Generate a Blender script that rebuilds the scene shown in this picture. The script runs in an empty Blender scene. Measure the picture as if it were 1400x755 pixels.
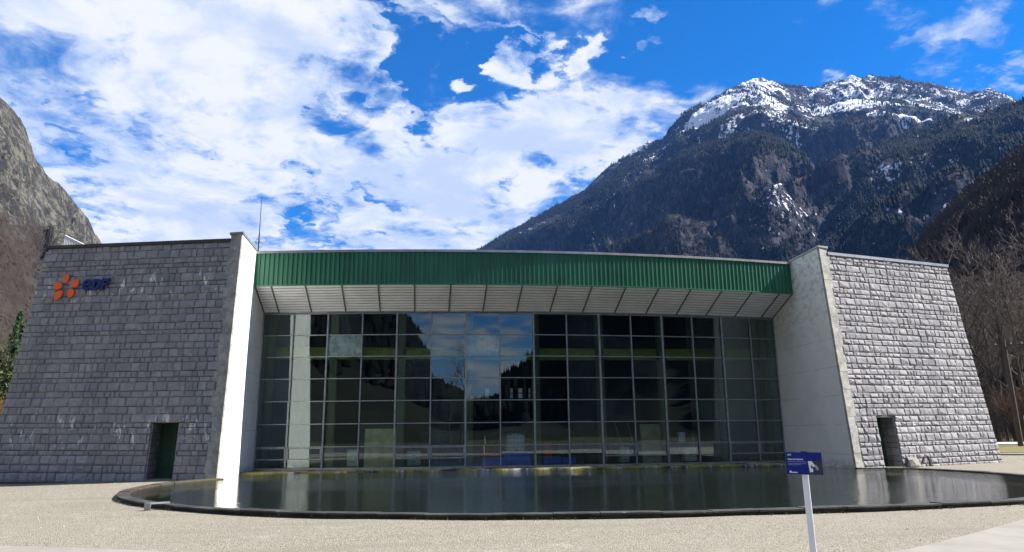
import bpy, bmesh, math, random
import numpy as np
from mathutils import Matrix, Vector

random.seed(11)
rng = np.random.default_rng(11)
PI = math.pi
scene = bpy.context.scene
col = scene.collection

# ------------------------------------------------------------------ camera
YAW, PITCH, ROLL, FPX = math.radians(7.212), math.radians(12.508), math.radians(-0.583), 969.485
CAM = Vector((-5.123, -33.829, 1.6))
_cs, _sn = math.cos(YAW), math.sin(YAW)


def _w(v):
    return Vector((v[0] * _cs + v[1] * _sn, -v[0] * _sn + v[1] * _cs, v[2]))


_F = _w((0, math.cos(PITCH), math.sin(PITCH)))
_R0 = _w((1, 0, 0))
_U0 = _w((0, -math.sin(PITCH), math.cos(PITCH)))
_R = _R0 * math.cos(ROLL) + _U0 * math.sin(ROLL)
_U = -_R0 * math.sin(ROLL) + _U0 * math.cos(ROLL)
cam_data = bpy.data.cameras.new('camera')
cam_data.sensor_width = 36.0
cam_data.lens = FPX / 1400 * 36.0
cam_data.clip_start = 0.1
cam_data.clip_end = 30000
cam = bpy.data.objects.new('camera', cam_data)
col.objects.link(cam)
cam.matrix_world = Matrix(((_R[0], _U[0], -_F[0], CAM[0]), (_R[1], _U[1], -_F[1], CAM[1]),
                           (_R[2], _U[2], -_F[2], CAM[2]), (0, 0, 0, 1)))
scene.camera = cam


def bearing(px, py):
    """direction in the world of a sight line measured on the survey photo"""
    return _R * ((px - 700) / FPX) - _U * ((py - 377.5) / FPX) + _F


def spot(px, py, Y):
    d = bearing(px, py)
    return CAM + d * ((Y - CAM[1]) / d[1])


def azel(px, py):
    d = bearing(px, py)
    return math.atan2(d[0], d[1]), d[2] / math.hypot(d[0], d[1])


# ------------------------------------------------------------------ world
SUN_EL, SUN_AZ = math.radians(43), math.radians(94.5)      # azimuth clockwise from +Y
world = bpy.data.worlds.new('World')
scene.world = world
world.use_nodes = True
wt = world.node_tree
wt.nodes.clear()


class NB:
    """small node-building helper"""

    def __init__(self, tree):
        self.t = tree

    def n(self, kind, **kw):
        nd = self.t.nodes.new(kind)
        for k, v in kw.items():
            setattr(nd, k, v)
        return nd

    def put(self, sock, v):
        if isinstance(v, bpy.types.NodeSocket):
            self.t.links.new(v, sock)
        else:
            sock.default_value = v

    def m(self, op, a, b=0.0, c=0.0, clamp=False):
        nd = self.n('ShaderNodeMath', operation=op, use_clamp=clamp)
        for i, v in enumerate((a, b, c)):
            self.put(nd.inputs[i], v)
        return nd.outputs[0]

    def v(self, op, a, b=(0, 0, 0)):
        nd = self.n('ShaderNodeVectorMath', operation=op)
        self.put(nd.inputs[0], a)
        self.put(nd.inputs[1], b)
        return nd.outputs['Value'] if op in ('DOT_PRODUCT', 'LENGTH') else nd.outputs[0]

    def rng(self, x, a, b, c=0.0, d=1.0, smooth=True):
        nd = self.n('ShaderNodeMapRange', interpolation_type='SMOOTHSTEP' if smooth else 'LINEAR')
        for i, v in enumerate((x, a, b, c, d)):
            self.put(nd.inputs[i], v)
        return nd.outputs[0]

    def mix(self, f, a, b, kind='MIX'):
        nd = self.n('ShaderNodeMix', data_type='RGBA', blend_type=kind)
        self.put(nd.inputs[0], f)
        self.put(nd.inputs[6], a)
        self.put(nd.inputs[7], b)
        return nd.outputs[2]

    def noise(self, vec, scale, detail=4.0, rough=0.55, dist=0.0):
        nd = self.n('ShaderNodeTexNoise')
        if vec is not None:
            self.put(nd.inputs['Vector'], vec)
        nd.inputs['Scale'].default_value = scale
        nd.inputs['Detail'].default_value = detail
        nd.inputs['Roughness'].default_value = rough
        nd.inputs['Distortion'].default_value = dist
        return nd.outputs['Fac']

    def comb(self, x, y, z):
        nd = self.n('ShaderNodeCombineXYZ')
        for i, q in enumerate((x, y, z)):
            self.put(nd.inputs[i], q)
        return nd.outputs[0]


def rgb(r, g, b):
    return (r, g, b, 1.0)


w = NB(wt)
sky = w.n('ShaderNodeTexSky', sky_type='NISHITA', sun_disc=False)
sky.sun_elevation = SUN_EL
sky.sun_rotation = SUN_AZ
sky.altitude = 900
sky.air_density = 1.0
sky.dust_density = 0.25
sky.ozone_density = 2.5
gen = w.n('ShaderNodeTexCoord').outputs['Generated']
sep = w.n('ShaderNodeSeparateXYZ')
w.put(sep.inputs[0], gen)
zc = w.m('ADD', w.m('MAXIMUM', sep.outputs[2], 0.0), 0.16)
uv = w.comb(w.m('DIVIDE', sep.outputs[0], zc), w.m('DIVIDE', sep.outputs[1], zc), 3.7)
warp = w.n('ShaderNodeTexNoise')
w.put(warp.inputs['Vector'], uv)
warp.inputs['Scale'].default_value = 2.2
warp.inputs['Detail'].default_value = 3
uvw = w.v('ADD', uv, w.v('MULTIPLY', w.v('SUBTRACT', warp.outputs['Color'], (.5, .5, .5)), (.30, .30, .0)))
big = w.noise(uvw, 1.9, 12, 0.60)
fine = w.noise(uvw, 7.5, 9, 0.62)
cov = w.m('ADD', w.m('MULTIPLY', w.m('SUBTRACT', big, 0.5), 1.75), w.m('MULTIPLY', w.m('SUBTRACT', fine, 0.5), 1.05))
cov = w.m('ADD', cov, 0.5)
# where banks of cloud and open blue stand over this valley
BANKS = [(60, 130, 12, .14), (450, 270, 12, .15), (230, 40, 7, .06), (530, 80, 7, .14), (640, 290, 7, .12), (840, 165, 5.5, .30),
         (700, 215, 5, .08), (1350, 95, 5.0, .42), (830, 74, 2.8, .30), (720, 15, 3.5, .20), (90, 300, 8, .10), (320, 170, 6, .06), (190, 35, 4, .12),
         (190, 200, 3.4, -.20), (612, 30, 2.6, -.12), (655, 120, 2.6, -.10), (545, 165, 3.0, -.16), (400, 75, 2.6, -.14), (235, 318, 2.6, -.16),
         (1060, 50, 9, -.22), (1230, 20, 8, -.16), (950, 30, 4.5, -.18), (600, 200, 3, -.10), (430, 325, 2.2, -.13), (740, 120, 2.4, -.12), (150, 70, 2, -.1), (1380, 30, 4, -.12),
         (300, 340, 14, .15), (640, 330, 8, .14), (665, 70, 2.4, -.07), (700, 125, 2.4, -.12), (590, 10, 2.2, -.10), (560, 205, 2.2, -.12), (410, 330, 2.4, -.12), (520, 90, 4, .08)]
edge_n = w.n('ShaderNodeTexNoise')
w.put(edge_n.inputs['Vector'], uv)
edge_n.inputs['Scale'].default_value = 5.0
edge_n.inputs['Detail'].default_value = 9
edge_n.inputs['Roughness'].default_value = 0.58
gw = w.v('ADD', gen, w.v('MULTIPLY', w.v('SUBTRACT', edge_n.outputs['Color'], (.5, .5, .5)), (.09, .09, .09)))
for px, py, rad, wgt in BANKS:
    d = bearing(px, py).normalized()
    dt = w.v('DOT_PRODUCT', gw, tuple(d))
    cov = w.m('ADD', cov, w.rng(dt, math.cos(math.radians(rad * 1.7)), 1.0, 0.0, wgt))
# cloud added to the left, mostly unseen, to brighten the right recess wall
cov = w.m('ADD', cov, w.rng(w.v('DOT_PRODUCT', gen, (-0.86, 0.02, 0.5)), 0.45, 0.98, 0.0, 0.30))
cov = w.m('ADD', cov, w.rng(w.v('DOT_PRODUCT', gen, (-0.05, -0.96, 0.26)), 0.55, 0.99, 0.0, 0.14))
alpha = w.rng(cov, 0.38, 0.78)
shade = w.rng(w.m('ADD', cov, w.m('MULTIPLY', w.m('SUBTRACT', fine, 0.5), 0.9)), 0.48, 1.0)
soft = w.noise(uvw, 3.4, 8, 0.6)
ccol = w.mix(shade, rgb(0.52, 0.66, 0.92), rgb(1.06, 1.05, 1.04))
ccol = w.mix(w.rng(soft, 0.42, 0.62, 0.0, 0.75), ccol, rgb(0.56, 0.69, 0.92))
hsv = w.n('ShaderNodeHueSaturation')
hsv.inputs['Saturation'].default_value = 1.5
hsv.inputs['Value'].default_value = 1.12
w.put(hsv.inputs['Color'], sky.outputs[0])
bg_sky = w.n('ShaderNodeBackground')
w.put(bg_sky.inputs[0], w.mix(1.0, hsv.outputs[0], rgb(0.82, 0.92, 1.12), 'MULTIPLY'))
bg_sky.inputs[1].default_value = 0.052
bg_cloud = w.n('ShaderNodeBackground')
w.put(bg_cloud.inputs[0], ccol)
bg_cloud.inputs[1].default_value = 0.355
mx = w.n('ShaderNodeMixShader')
w.put(mx.inputs[0], w.m('MULTIPLY', alpha, 0.97))
w.put(mx.inputs[1], bg_sky.outputs[0])
w.put(mx.inputs[2], bg_cloud.outputs[0])
wo = w.n('ShaderNodeOutputWorld')
w.put(wo.inputs[0], mx.outputs[0])

# ------------------------------------------------------------------ sun
sd = bpy.data.lights.new('sun', 'SUN')
sd.energy = 5.0
sd.angle = math.radians(0.53)
sd.color = (1.0, 0.95, 0.88)
sun = bpy.data.objects.new('sun', sd)
col.objects.link(sun)
_sv = Vector((math.sin(SUN_AZ) * math.cos(SUN_EL), math.cos(SUN_AZ) * math.cos(SUN_EL), math.sin(SUN_EL)))
sun.rotation_euler = _sv.to_track_quat('Z', 'Y').to_euler()
sun.location = (60, 0, 60)

vs = scene.view_settings
vs.view_transform = 'Standard'
vs.look = 'None'
vs.exposure = 1.47
vs.gamma = 1.0
vs.use_curve_mapping = False
scene.cycles.max_bounces = 8
scene.cycles.transparent_max_bounces = 12
scene.cycles.use_denoising = True

# ------------------------------------------------------------------ materials
M = {}


def material(name, build):
    mt = bpy.data.materials.new(name)
    mt.use_nodes = True
    t = mt.node_tree
    t.nodes.clear()
    b = NB(t)
    out = b.n('ShaderNodeOutputMaterial')
    sh = build(b)
    b.put(out.inputs[0], sh)
    M[name] = mt
    return mt


def princ(b, color, rough=0.7, metal=0.0, bump=None, bump_s=0.4, bump_d=0.02, spec=0.4):
    p = b.n('ShaderNodeBsdfPrincipled')
    b.put(p.inputs['Base Color'], color)
    b.put(p.inputs['Roughness'], rough)
    p.inputs['Metallic'].default_value = metal
    p.inputs['Specular IOR Level'].default_value = spec
    if bump is not None:
        bp = b.n('ShaderNodeBump')
        bp.inputs['Strength'].default_value = bump_s
        bp.inputs['Distance'].default_value = bump_d
        b.put(bp.inputs['Height'], bump)
        b.put(p.inputs['Normal'], bp.outputs[0])
    return p.outputs[0]


def pos(b):
    return b.n('ShaderNodeNewGeometry').outputs['Position']


def plain(name, c, rough=0.6, metal=0.0, var=0.15, scale=3.0, bump=0.1, spec=0.4):
    def f(b):
        p = pos(b)
        n1 = b.noise(p, scale, 6, 0.6)
        cc = b.mix(b.rng(n1, 0.3, 0.7), rgb(*[x * (1 - var) for x in c]), rgb(*[min(1, x * (1 + var)) for x in c]))
        return princ(b, cc, rough, metal, b.noise(p, scale * 12, 4), bump, 0.01, spec)
    return material(name, f)


def m_stone(b):
    p = pos(b)
    oi = b.n('ShaderNodeAttribute', attribute_name='tone')
    info = b.n('ShaderNodeObjectInfo')
    tone = b.m('FRACT', b.m('ADD', oi.outputs['Fac'], info.outputs['Random']))
    base = b.mix(tone, rgb(0.245, 0.24, 0.252), rgb(0.345, 0.34, 0.352))
    hue = b.m('FRACT', b.m('MULTIPLY', tone, 7.31))
    base = b.mix(b.rng(hue, 0.6, 1.0, 0, 0.35), base, rgb(0.30, 0.265, 0.26))
    base = b.mix(b.rng(b.m('FRACT', b.m('MULTIPLY', tone, 13.7)), 0.8, 0.95, 0, 0.45), base, rgb(0.15, 0.15, 0.165))
    n1 = b.noise(p, 5.0, 7, 0.65)
    base = b.mix(b.rng(n1, 0.35, 0.7, 0, 0.45), base, rgb(0.13, 0.128, 0.135))
    n0 = b.noise(b.v('MULTIPLY', p, (1, 1, .3)), 0.55, 6, 0.6)
    base = b.mix(b.rng(n0, 0.48, 0.68, 0, 0.38), base, rgb(0.12, 0.12, 0.13))
    n2 = b.noise(p, 60.0, 3, 0.6)
    base = b.mix(b.rng(n2, 0.4, 0.75, 0, 0.35), base, rgb(0.42, 0.42, 0.44))
    # pale lime runs leached from the joints
    sp = b.n('ShaderNodeSeparateXYZ')
    b.put(sp.inputs[0], p)
    st = b.comb(b.m('MULTIPLY', sp.outputs[0], 1.0), b.m('MULTIPLY', sp.outputs[1], 1.0), b.m('MULTIPLY', sp.outputs[2], 0.35))
    n3 = b.noise(st, 4.2, 5, 0.6)
    band1 = b.m('MULTIPLY', b.rng(sp.outputs[2], 7.0, 7.6), b.rng(sp.outputs[2], 8.5, 7.9))
    band2 = b.m('MULTIPLY', b.rng(sp.outputs[2], 1.0, 1.5), b.rng(sp.outputs[2], 2.7, 2.1))
    band = b.m('MAXIMUM', band1, band2)
    lime = b.m('MULTIPLY', b.m('MULTIPLY', b.rng(n3, 0.575, 0.64), b.rng(sp.outputs[0], 4.0, -4.0, 0.3, 1.0)), b.m('ADD', b.m('MULTIPLY', band, 0.78), 0.05))
    base = b.mix(lime, base, rgb(0.78, 0.79, 0.80))
    nb = b.m('ADD', b.noise(p, 14.0, 8, 0.65), b.m('MULTIPLY', n2, 0.25))
    return princ(b, base, 0.85, 0, nb, 0.7, 0.05, 0.25)


material('stone', m_stone)
plain('mortar', (0.075, 0.074, 0.08), 0.95, var=0.3, bump=0.3)


def m_concrete(b):
    p = pos(b)
    n1 = b.noise(p, 0.9, 7, 0.6)
    base = b.mix(b.rng(n1, 0.35, 0.7), rgb(0.84, 0.84, 0.80), rgb(0.76, 0.765, 0.72))
    sp = b.n('ShaderNodeSeparateXYZ')
    b.put(sp.inputs[0], p)
    # formwork lifts, every 1.2 m
    lift = b.m('FRACT', b.m('DIVIDE', sp.outputs[2], 1.22))
    seam = b.m('SUBTRACT', 1.0, b.rng(b.m('ABSOLUTE', b.m('SUBTRACT', lift, 0.5)), 0.0, 0.012))
    base = b.mix(b.m('MULTIPLY', seam, b.rng(b.noise(p, 1.5, 3), 0.40, 0.55, 0, 0.75)), base, rgb(0.25, 0.25, 0.22))
    st = b.comb(b.m('MULTIPLY', sp.outputs[0], 2.0), b.m('MULTIPLY', sp.outputs[1], 2.0), b.m('MULTIPLY', sp.outputs[2], 3.2))
    n2 = b.noise(st, 1.2, 7, 0.68)
    # brown algae high on the north-east wall
    up = b.m('MULTIPLY', b.rng(sp.outputs[2], 4.2, 9.0), b.rng(sp.outputs[0], 0.0, 6.0, 0.12, 1.0))
    base = b.mix(b.m('MULTIPLY', b.rng(n2, 0.44, 0.64), b.m('MULTIPLY', up, 0.60)), base, rgb(0.36, 0.34, 0.24))
    n3 = b.noise(st, 2.6, 8, 0.7)
    base = b.mix(b.rng(n3, 0.66, 0.72, 0, 0.7), base, rgb(0.20, 0.19, 0.15))
    foot = b.rng(sp.outputs[2], 0.5, 0.05)
    base = b.mix(b.m('MULTIPLY', foot, b.rng(n2, 0.35, 0.6, 0, 0.6)), base, rgb(0.16, 0.16, 0.11))
    return princ(b, base, 0.8, 0, b.noise(p, 9.0, 8, 0.6), 0.25, 0.02, 0.3)


material('concrete', m_concrete)


def m_raw(b):
    p = pos(b)
    n1 = b.noise(p, 2.5, 8, 0.7)
    base = b.mix(b.rng(n1, 0.35, 0.65), rgb(0.40, 0.39, 0.35), rgb(0.22, 0.215, 0.20))
    n2 = b.noise(p, 8, 6, 0.7)
    base = b.mix(b.rng(n2, 0.55, 0.75, 0, 0.6), base, rgb(0.55, 0.54, 0.5))
    return princ(b, base, 0.9, 0, b.noise(p, 12.0, 8, 0.7), 0.6, 0.04, 0.25)


material('rough_concrete', m_raw)
plain('zinc', (0.36, 0.37, 0.38), 0.42, 0.6, 0.15, 2.0, 0.05)
plain('dark_metal', (0.06, 0.062, 0.065), 0.5, 0.4, 0.2)
plain('mullion_metal', (0.30, 0.315, 0.31), 0.45, 0.5, 0.2, 4)
plain('green_paint', (0.026, 0.175, 0.088), 0.42, 0.0, 0.14, 0.8, 0.03, 0.45)
def m_fascia(b):
    p = pos(b)
    n1 = b.noise(b.v('MULTIPLY', p, (1.0, 1.0, 0.10)), 2.6, 6, 0.6)
    n2 = b.noise(p, 0.35, 5, 0.6)
    c = b.mix(b.rng(n1, 0.35, 0.7), rgb(0.032, 0.165, 0.090), rgb(0.020, 0.112, 0.062))
    c = b.mix(b.rng(n2, 0.4, 0.7, 0, 0.4), c, rgb(0.045, 0.20, 0.115))
    sp = b.n('ShaderNodeSeparateXYZ')
    b.put(sp.inputs[0], p)
    joint = b.rng(b.m('ABSOLUTE', b.m('SUBTRACT', b.m('FRACT', b.m('DIVIDE', b.m('ADD', sp.outputs[0], 40.0), 3.28)), 0.5)), 0.0, 0.006, 0.7, 0.0)
    c = b.mix(joint, c, rgb(0.008, 0.045, 0.025))
    drip = b.m('MULTIPLY', b.rng(b.noise(b.v('MULTIPLY', p, (1.0, 1.0, 0.05)), 7.0, 4, 0.6), 0.56, 0.7), b.rng(sp.outputs[2], 8.3, 9.5, 0.0, 0.5))
    c = b.mix(drip, c, rgb(0.012, 0.06, 0.035))
    return princ(b, c, 0.45, 0, n2, 0.05, 0.01, 0.4)


material('fascia_sheet', m_fascia)
plain('door_green', (0.035, 0.085, 0.045), 0.5, 0.0, 0.15, 2.0)
plain('slat', (0.80, 0.80, 0.82), 0.5, 0.0, 0.08, 1.0, 0.03)
plain('soffit_rib', (0.13, 0.13, 0.13), 0.6, 0.0, 0.1)
plain('soffit_back', (0.16, 0.155, 0.155), 0.8)
plain('roofing', (0.16, 0.16, 0.16), 0.9)
plain('orange_paint', (0.86, 0.13, 0.012), 0.4, 0, 0.05, 1.0, 0.02)
plain('navy_paint', (0.008, 0.022, 0.135), 0.35, 0, 0.05, 1.0, 0.02)
plain('sign_blue', (0.012, 0.022, 0.20), 0.35, 0, 0.06, 3.0, 0.02)
plain('white_paint', (0.78, 0.79, 0.80), 0.45, 0, 0.05, 4.0, 0.03)
plain('print_white', (0.8, 0.82, 0.86), 0.5, 0, 0.05)
plain('print_grey', (0.16, 0.18, 0.34), 0.5, 0, 0.05)
plain('print_dark', (0.035, 0.045, 0.07), 0.5, 0, 0.3, 60)
plain('print_stone', (0.36, 0.36, 0.33), 0.5, 0, 0.3, 60)
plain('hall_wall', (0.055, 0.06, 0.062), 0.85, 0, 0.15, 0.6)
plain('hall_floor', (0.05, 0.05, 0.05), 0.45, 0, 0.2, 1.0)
plain('olive_steel', (0.42, 0.44, 0.10), 0.5, 0, 0.12, 1.0)
plain('olive_grey', (0.15, 0.16, 0.09), 0.55, 0, 0.12, 1.0)
plain('blue_plastic', (0.02, 0.14, 0.85), 0.4, 0, 0.1)
plain('red_plastic', (0.85, 0.03, 0.02), 0.4, 0, 0.1)
plain('dark_red', (0.42, 0.02, 0.03), 0.5, 0, 0.15)
plain('white_plastic', (0.86, 0.88, 0.90), 0.45, 0, 0.06)
plain('beige', (0.70, 0.65, 0.50), 0.7, 0, 0.12)
plain('plywood', (0.62, 0.52, 0.30), 0.75, 0, 0.2, 2.5)
plain('machine_grey', (0.07, 0.085, 0.09), 0.5, 0.1, 0.2)
plain('timber', (0.30, 0.23, 0.14), 0.8, 0, 0.3, 6)
plain('pole_wood', (0.075, 0.06, 0.05), 0.9, 0, 0.3, 8, 0.4)
plain('asphalt', (0.042, 0.042, 0.044), 0.9, 0, 0.2, 4, 0.3)
plain('pale_concrete', (0.225, 0.213, 0.182), 0.85, 0, 0.12, 1.2, 0.15)
plain('kerb_stone', (0.30, 0.295, 0.285), 0.85, 0, 0.12, 2.0, 0.15)
plain('white_stripe', (0.46, 0.455, 0.44), 0.9, 0, 0.1, 1.0, 0.2)
plain('bark', (0.085, 0.070, 0.056), 0.95, 0, 0.3, 5, 0.5)
plain('twig', (0.14, 0.112, 0.092), 0.95, 0, 0.3, 0.6, 0.0)
plain('twig_pale', (0.23, 0.195, 0.17), 0.95, 0, 0.3, 0.6, 0.0)
plain('bush_orange', (0.13, 0.075, 0.035), 0.95, 0, 0.35, 0.9, 0.0)
plain('needle', (0.030, 0.058, 0.026), 0.9, 0, 0.35, 0.8, 0.0, 0.2)
plain('ivy_leaf', (0.075, 0.095, 0.035), 0.8, 0, 0.4, 0.7, 0.0, 0.3)
plain('far_needle', (0.007, 0.010, 0.010), 0.95, 0, 0.4, 0.01, 0.0, 0.1)
plain('far_twig', (0.048, 0.037, 0.032), 0.95, 0, 0.45, 0.006, 0.0, 0.1)
plain('near_twig', (0.058, 0.046, 0.042), 0.95, 0, 0.3, 0.02, 0.0, 0.1)
plain('scrub_twig', (0.085, 0.068, 0.058), 0.95, 0, 0.3, 0.02, 0.0, 0.1)
plain('dark_slope', (0.022, 0.024, 0.018), 0.95, 0, 0.3, 0.02, 0.0, 0.1)


def m_frosted(b):
    t = b.n('ShaderNodeBsdfTranslucent')
    t.inputs[0].default_value = rgb(0.85, 0.88, 0.9)
    g = b.n('ShaderNodeBsdfDiffuse')
    g.inputs[0].default_value = rgb(0.6, 0.62, 0.64)
    x = b.n('ShaderNodeMixShader')
    x.inputs[0].default_value = 0.15
    b.put(x.inputs[1], t.outputs[0])
    b.put(x.inputs[2], g.outputs[0])
    return x.outputs[0]


material('frosted', m_frosted)


def glass(name, tint, refl, veil=None):
    def f(b):
        lw = b.n('ShaderNodeLayerWeight')
        lw.inputs[0].default_value = 0.5
        fac = b.m('ADD', refl, b.m('MULTIPLY', b.m('POWER', lw.outputs['Facing'], 5.0), 0.85), 0, True)
        tr = b.n('ShaderNodeBsdfTransparent')
        tr.inputs[0].default_value = rgb(*tint)
        gl = b.n('ShaderNodeBsdfGlossy')
        gl.inputs['Color'].default_value = rgb(0.86, 0.95, 0.98)
        gl.inputs['Roughness'].default_value = 0.0
        base = tr.outputs[0]
        if veil:
            df = b.n('ShaderNodeBsdfDiffuse')
            df.inputs[0].default_value = rgb(*veil[:3])
            mm = b.n('ShaderNodeMixShader')
            p = pos(b)
            b.put(mm.inputs[0], b.rng(b.noise(p, 2.5, 5), 0.3, 0.7, veil[3] * 0.6, veil[3] * 1.3))
            b.put(mm.inputs[1], base)
            b.put(mm.inputs[2], df.outputs[0])
            base = mm.outputs[0]
        x = b.n('ShaderNodeMixShader')
        b.put(x.inputs[0], fac)
        b.put(x.inputs[1], base)
        b.put(x.inputs[2], gl.outputs[0])
        return x.outputs[0]
    return material(name, f)


glass('glass', (0.76, 0.83, 0.82), 0.084)
glass('glass_clear', (0.82, 0.90, 0.87), 0.082, (0.45, 0.55, 0.55, 0.025))
glass('glass_teal', (0.68, 0.78, 0.77), 0.082, (0.45, 0.58, 0.58, 0.38))  # paler teal pane under a diffuse veil


def m_water(b):
    p = pos(b)
    n1 = b.noise(b.v('MULTIPLY', p, (1.0, 2.2, 1.0)), 3.2, 4, 0.55)
    n2 = b.noise(p, 11.0, 3, 0.5)
    h = b.m('ADD', n1, b.m('MULTIPLY', n2, 0.42))
    calm = b.noise(p, 0.16, 3, 0.5)
    bp = b.n('ShaderNodeBump')
    bp.inputs['Distance'].default_value = 0.05
    b.put(bp.inputs['Strength'], b.rng(calm, 0.35, 0.65, 0.14, 0.38))
    b.put(bp.inputs['Height'], h)
    pr = b.n('ShaderNodeBsdfPrincipled')
    pr.inputs['Base Color'].default_value = rgb(0.010, 0.014, 0.011)
    pr.inputs['Roughness'].default_value = 0.015
    pr.inputs['IOR'].default_value = 1.33
    b.put(pr.inputs['Normal'], bp.outputs[0])
    return pr.outputs[0]


material('water', m_water)


def m_rim(b):
    p = pos(b)
    n1 = b.noise(p, 1.6, 7, 0.65)
    base = b.mix(b.rng(n1, 0.35, 0.65), rgb(0.055, 0.055, 0.052), rgb(0.022, 0.022, 0.021))
    n2 = b.noise(p, 3.3, 6, 0.7)
    base = b.mix(b.rng(n2, 0.62, 0.72, 0, 0.8), base, rgb(0.22, 0.22, 0.20))
    sp = b.n('ShaderNodeSeparateXYZ')
    b.put(sp.inputs[0], p)
    rear = b.rng(sp.outputs[1], -8.5, -5.0)
    n3 = b.noise(p, 0.8, 5, 0.6)
    moss = b.m('MULTIPLY', rear, b.rng(n3, 0.40, 0.55))
    ml = b.rng(sp.outputs[1], -4.5, -3.0)
    base = b.mix(moss, base, b.mix(b.noise(p, 9, 4), b.mix(ml, rgb(0.055, 0.062, 0.012), rgb(0.16, 0.17, 0.03)), b.mix(ml, rgb(0.13, 0.12, 0.02), rgb(0.48, 0.40, 0.08))))
    base = b.mix(b.m('MULTIPLY', ml, b.rng(n2, 0.5, 0.62)), base, rgb(0.50, 0.50, 0.46))
    leaf = b.m('MULTIPLY', b.m('MULTIPLY', b.rng(sp.outputs[0], -11.5, -12.8), b.rng(sp.outputs[1], -13.5, -10.5)), b.rng(n2, 0.42, 0.6))
    base = b.mix(leaf, base, rgb(0.075, 0.05, 0.035))
    return princ(b, base, 0.8, 0, b.noise(p, 14, 8, 0.7), 0.7, 0.03, 0.3)


material('pool_rim_concrete', m_rim)


def m_gravel(b):
    p = pos(b)
    vo = b.n('ShaderNodeTexVoronoi')
    b.put(vo.inputs['Vector'], p)
    vo.inputs['Scale'].default_value = 46.0
    sc = b.n('ShaderNodeSeparateColor')
    b.put(sc.inputs[0], vo.outputs['Color'])
    c1 = b.mix(sc.outputs[0], rgb(0.215, 0.195, 0.15), rgb(0.35, 0.325, 0.26))
    c1 = b.mix(b.rng(sc.outputs[1], 0.78, 0.86, 0, 0.9), c1, rgb(0.12, 0.105, 0.085))
    c1 = b.mix(b.rng(vo.outputs['Distance'], 0.35, 0.75, 0, 0.55), c1, rgb(0.13, 0.115, 0.09))
    n1 = b.noise(p, 0.35, 6, 0.6)
    c1 = b.mix(b.rng(n1, 0.4, 0.7, 0, 0.25), c1, rgb(0.25, 0.235, 0.195))
    n2 = b.noise(p, 3.0, 5, 0.65)
    c1 = b.mix(b.rng(n2, 0.5, 0.75, 0, 0.3), c1, rgb(0.19, 0.18, 0.145))
    n4 = b.noise(b.v('MULTIPLY', p, (0.22, 1.3, 1.0)), 0.9, 5, 0.55)
    c1 = b.mix(b.rng(n4, 0.5, 0.66, 0, 0.42), c1, rgb(0.17, 0.155, 0.12))
    n5 = b.noise(p, 1.1, 7, 0.7)
    c1 = b.mix(b.rng(n5, 0.56, 0.70, 0, 0.28), c1, rgb(0.40, 0.385, 0.34))
    h = b.m('ADD', b.m('MULTIPLY', vo.outputs['Distance'], -1.0), b.m('MULTIPLY', n2, 1.5))
    return princ(b, c1, 0.95, 0, h, 0.8, 0.02, 0.2)


material('gravel', m_gravel)


def m_pebble(b):
    t = b.n('ShaderNodeAttribute', attribute_name='tone').outputs['Fac']
    c = b.mix(t, rgb(0.19, 0.172, 0.135), rgb(0.36, 0.338, 0.28))
    c = b.mix(b.rng(b.m('FRACT', b.m('MULTIPLY', t, 9.3)), 0.88, 0.95), c, rgb(0.10, 0.09, 0.075))
    return princ(b, c, 0.9, 0, None, 0, 0, 0.25)


material('pebble', m_pebble)


def m_field(b):
    p = pos(b)
    n1 = b.noise(p, 0.05, 6, 0.6)
    c1 = b.mix(b.rng(n1, 0.4, 0.6), rgb(0.05, 0.055, 0.025), rgb(0.075, 0.068, 0.036))
    n2 = b.noise(p, 0.8, 6, 0.7)
    c1 = b.mix(b.rng(n2, 0.4, 0.7, 0, 0.6), c1, rgb(0.036, 0.042, 0.02))
    return princ(b, c1, 0.95, 0, n2, 0.5, 0.1, 0.2)


material('field', m_field)


def m_verge(b):
    p = pos(b)
    n2 = b.noise(p, 0.6, 6, 0.7)
    c1 = b.mix(b.rng(n2, 0.4, 0.6), rgb(0.12, 0.115, 0.045), rgb(0.17, 0.13, 0.045))
    return princ(b, c1, 0.95, 0, n2, 0.6, 0.1, 0.2)


material('verge', m_verge)


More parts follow.
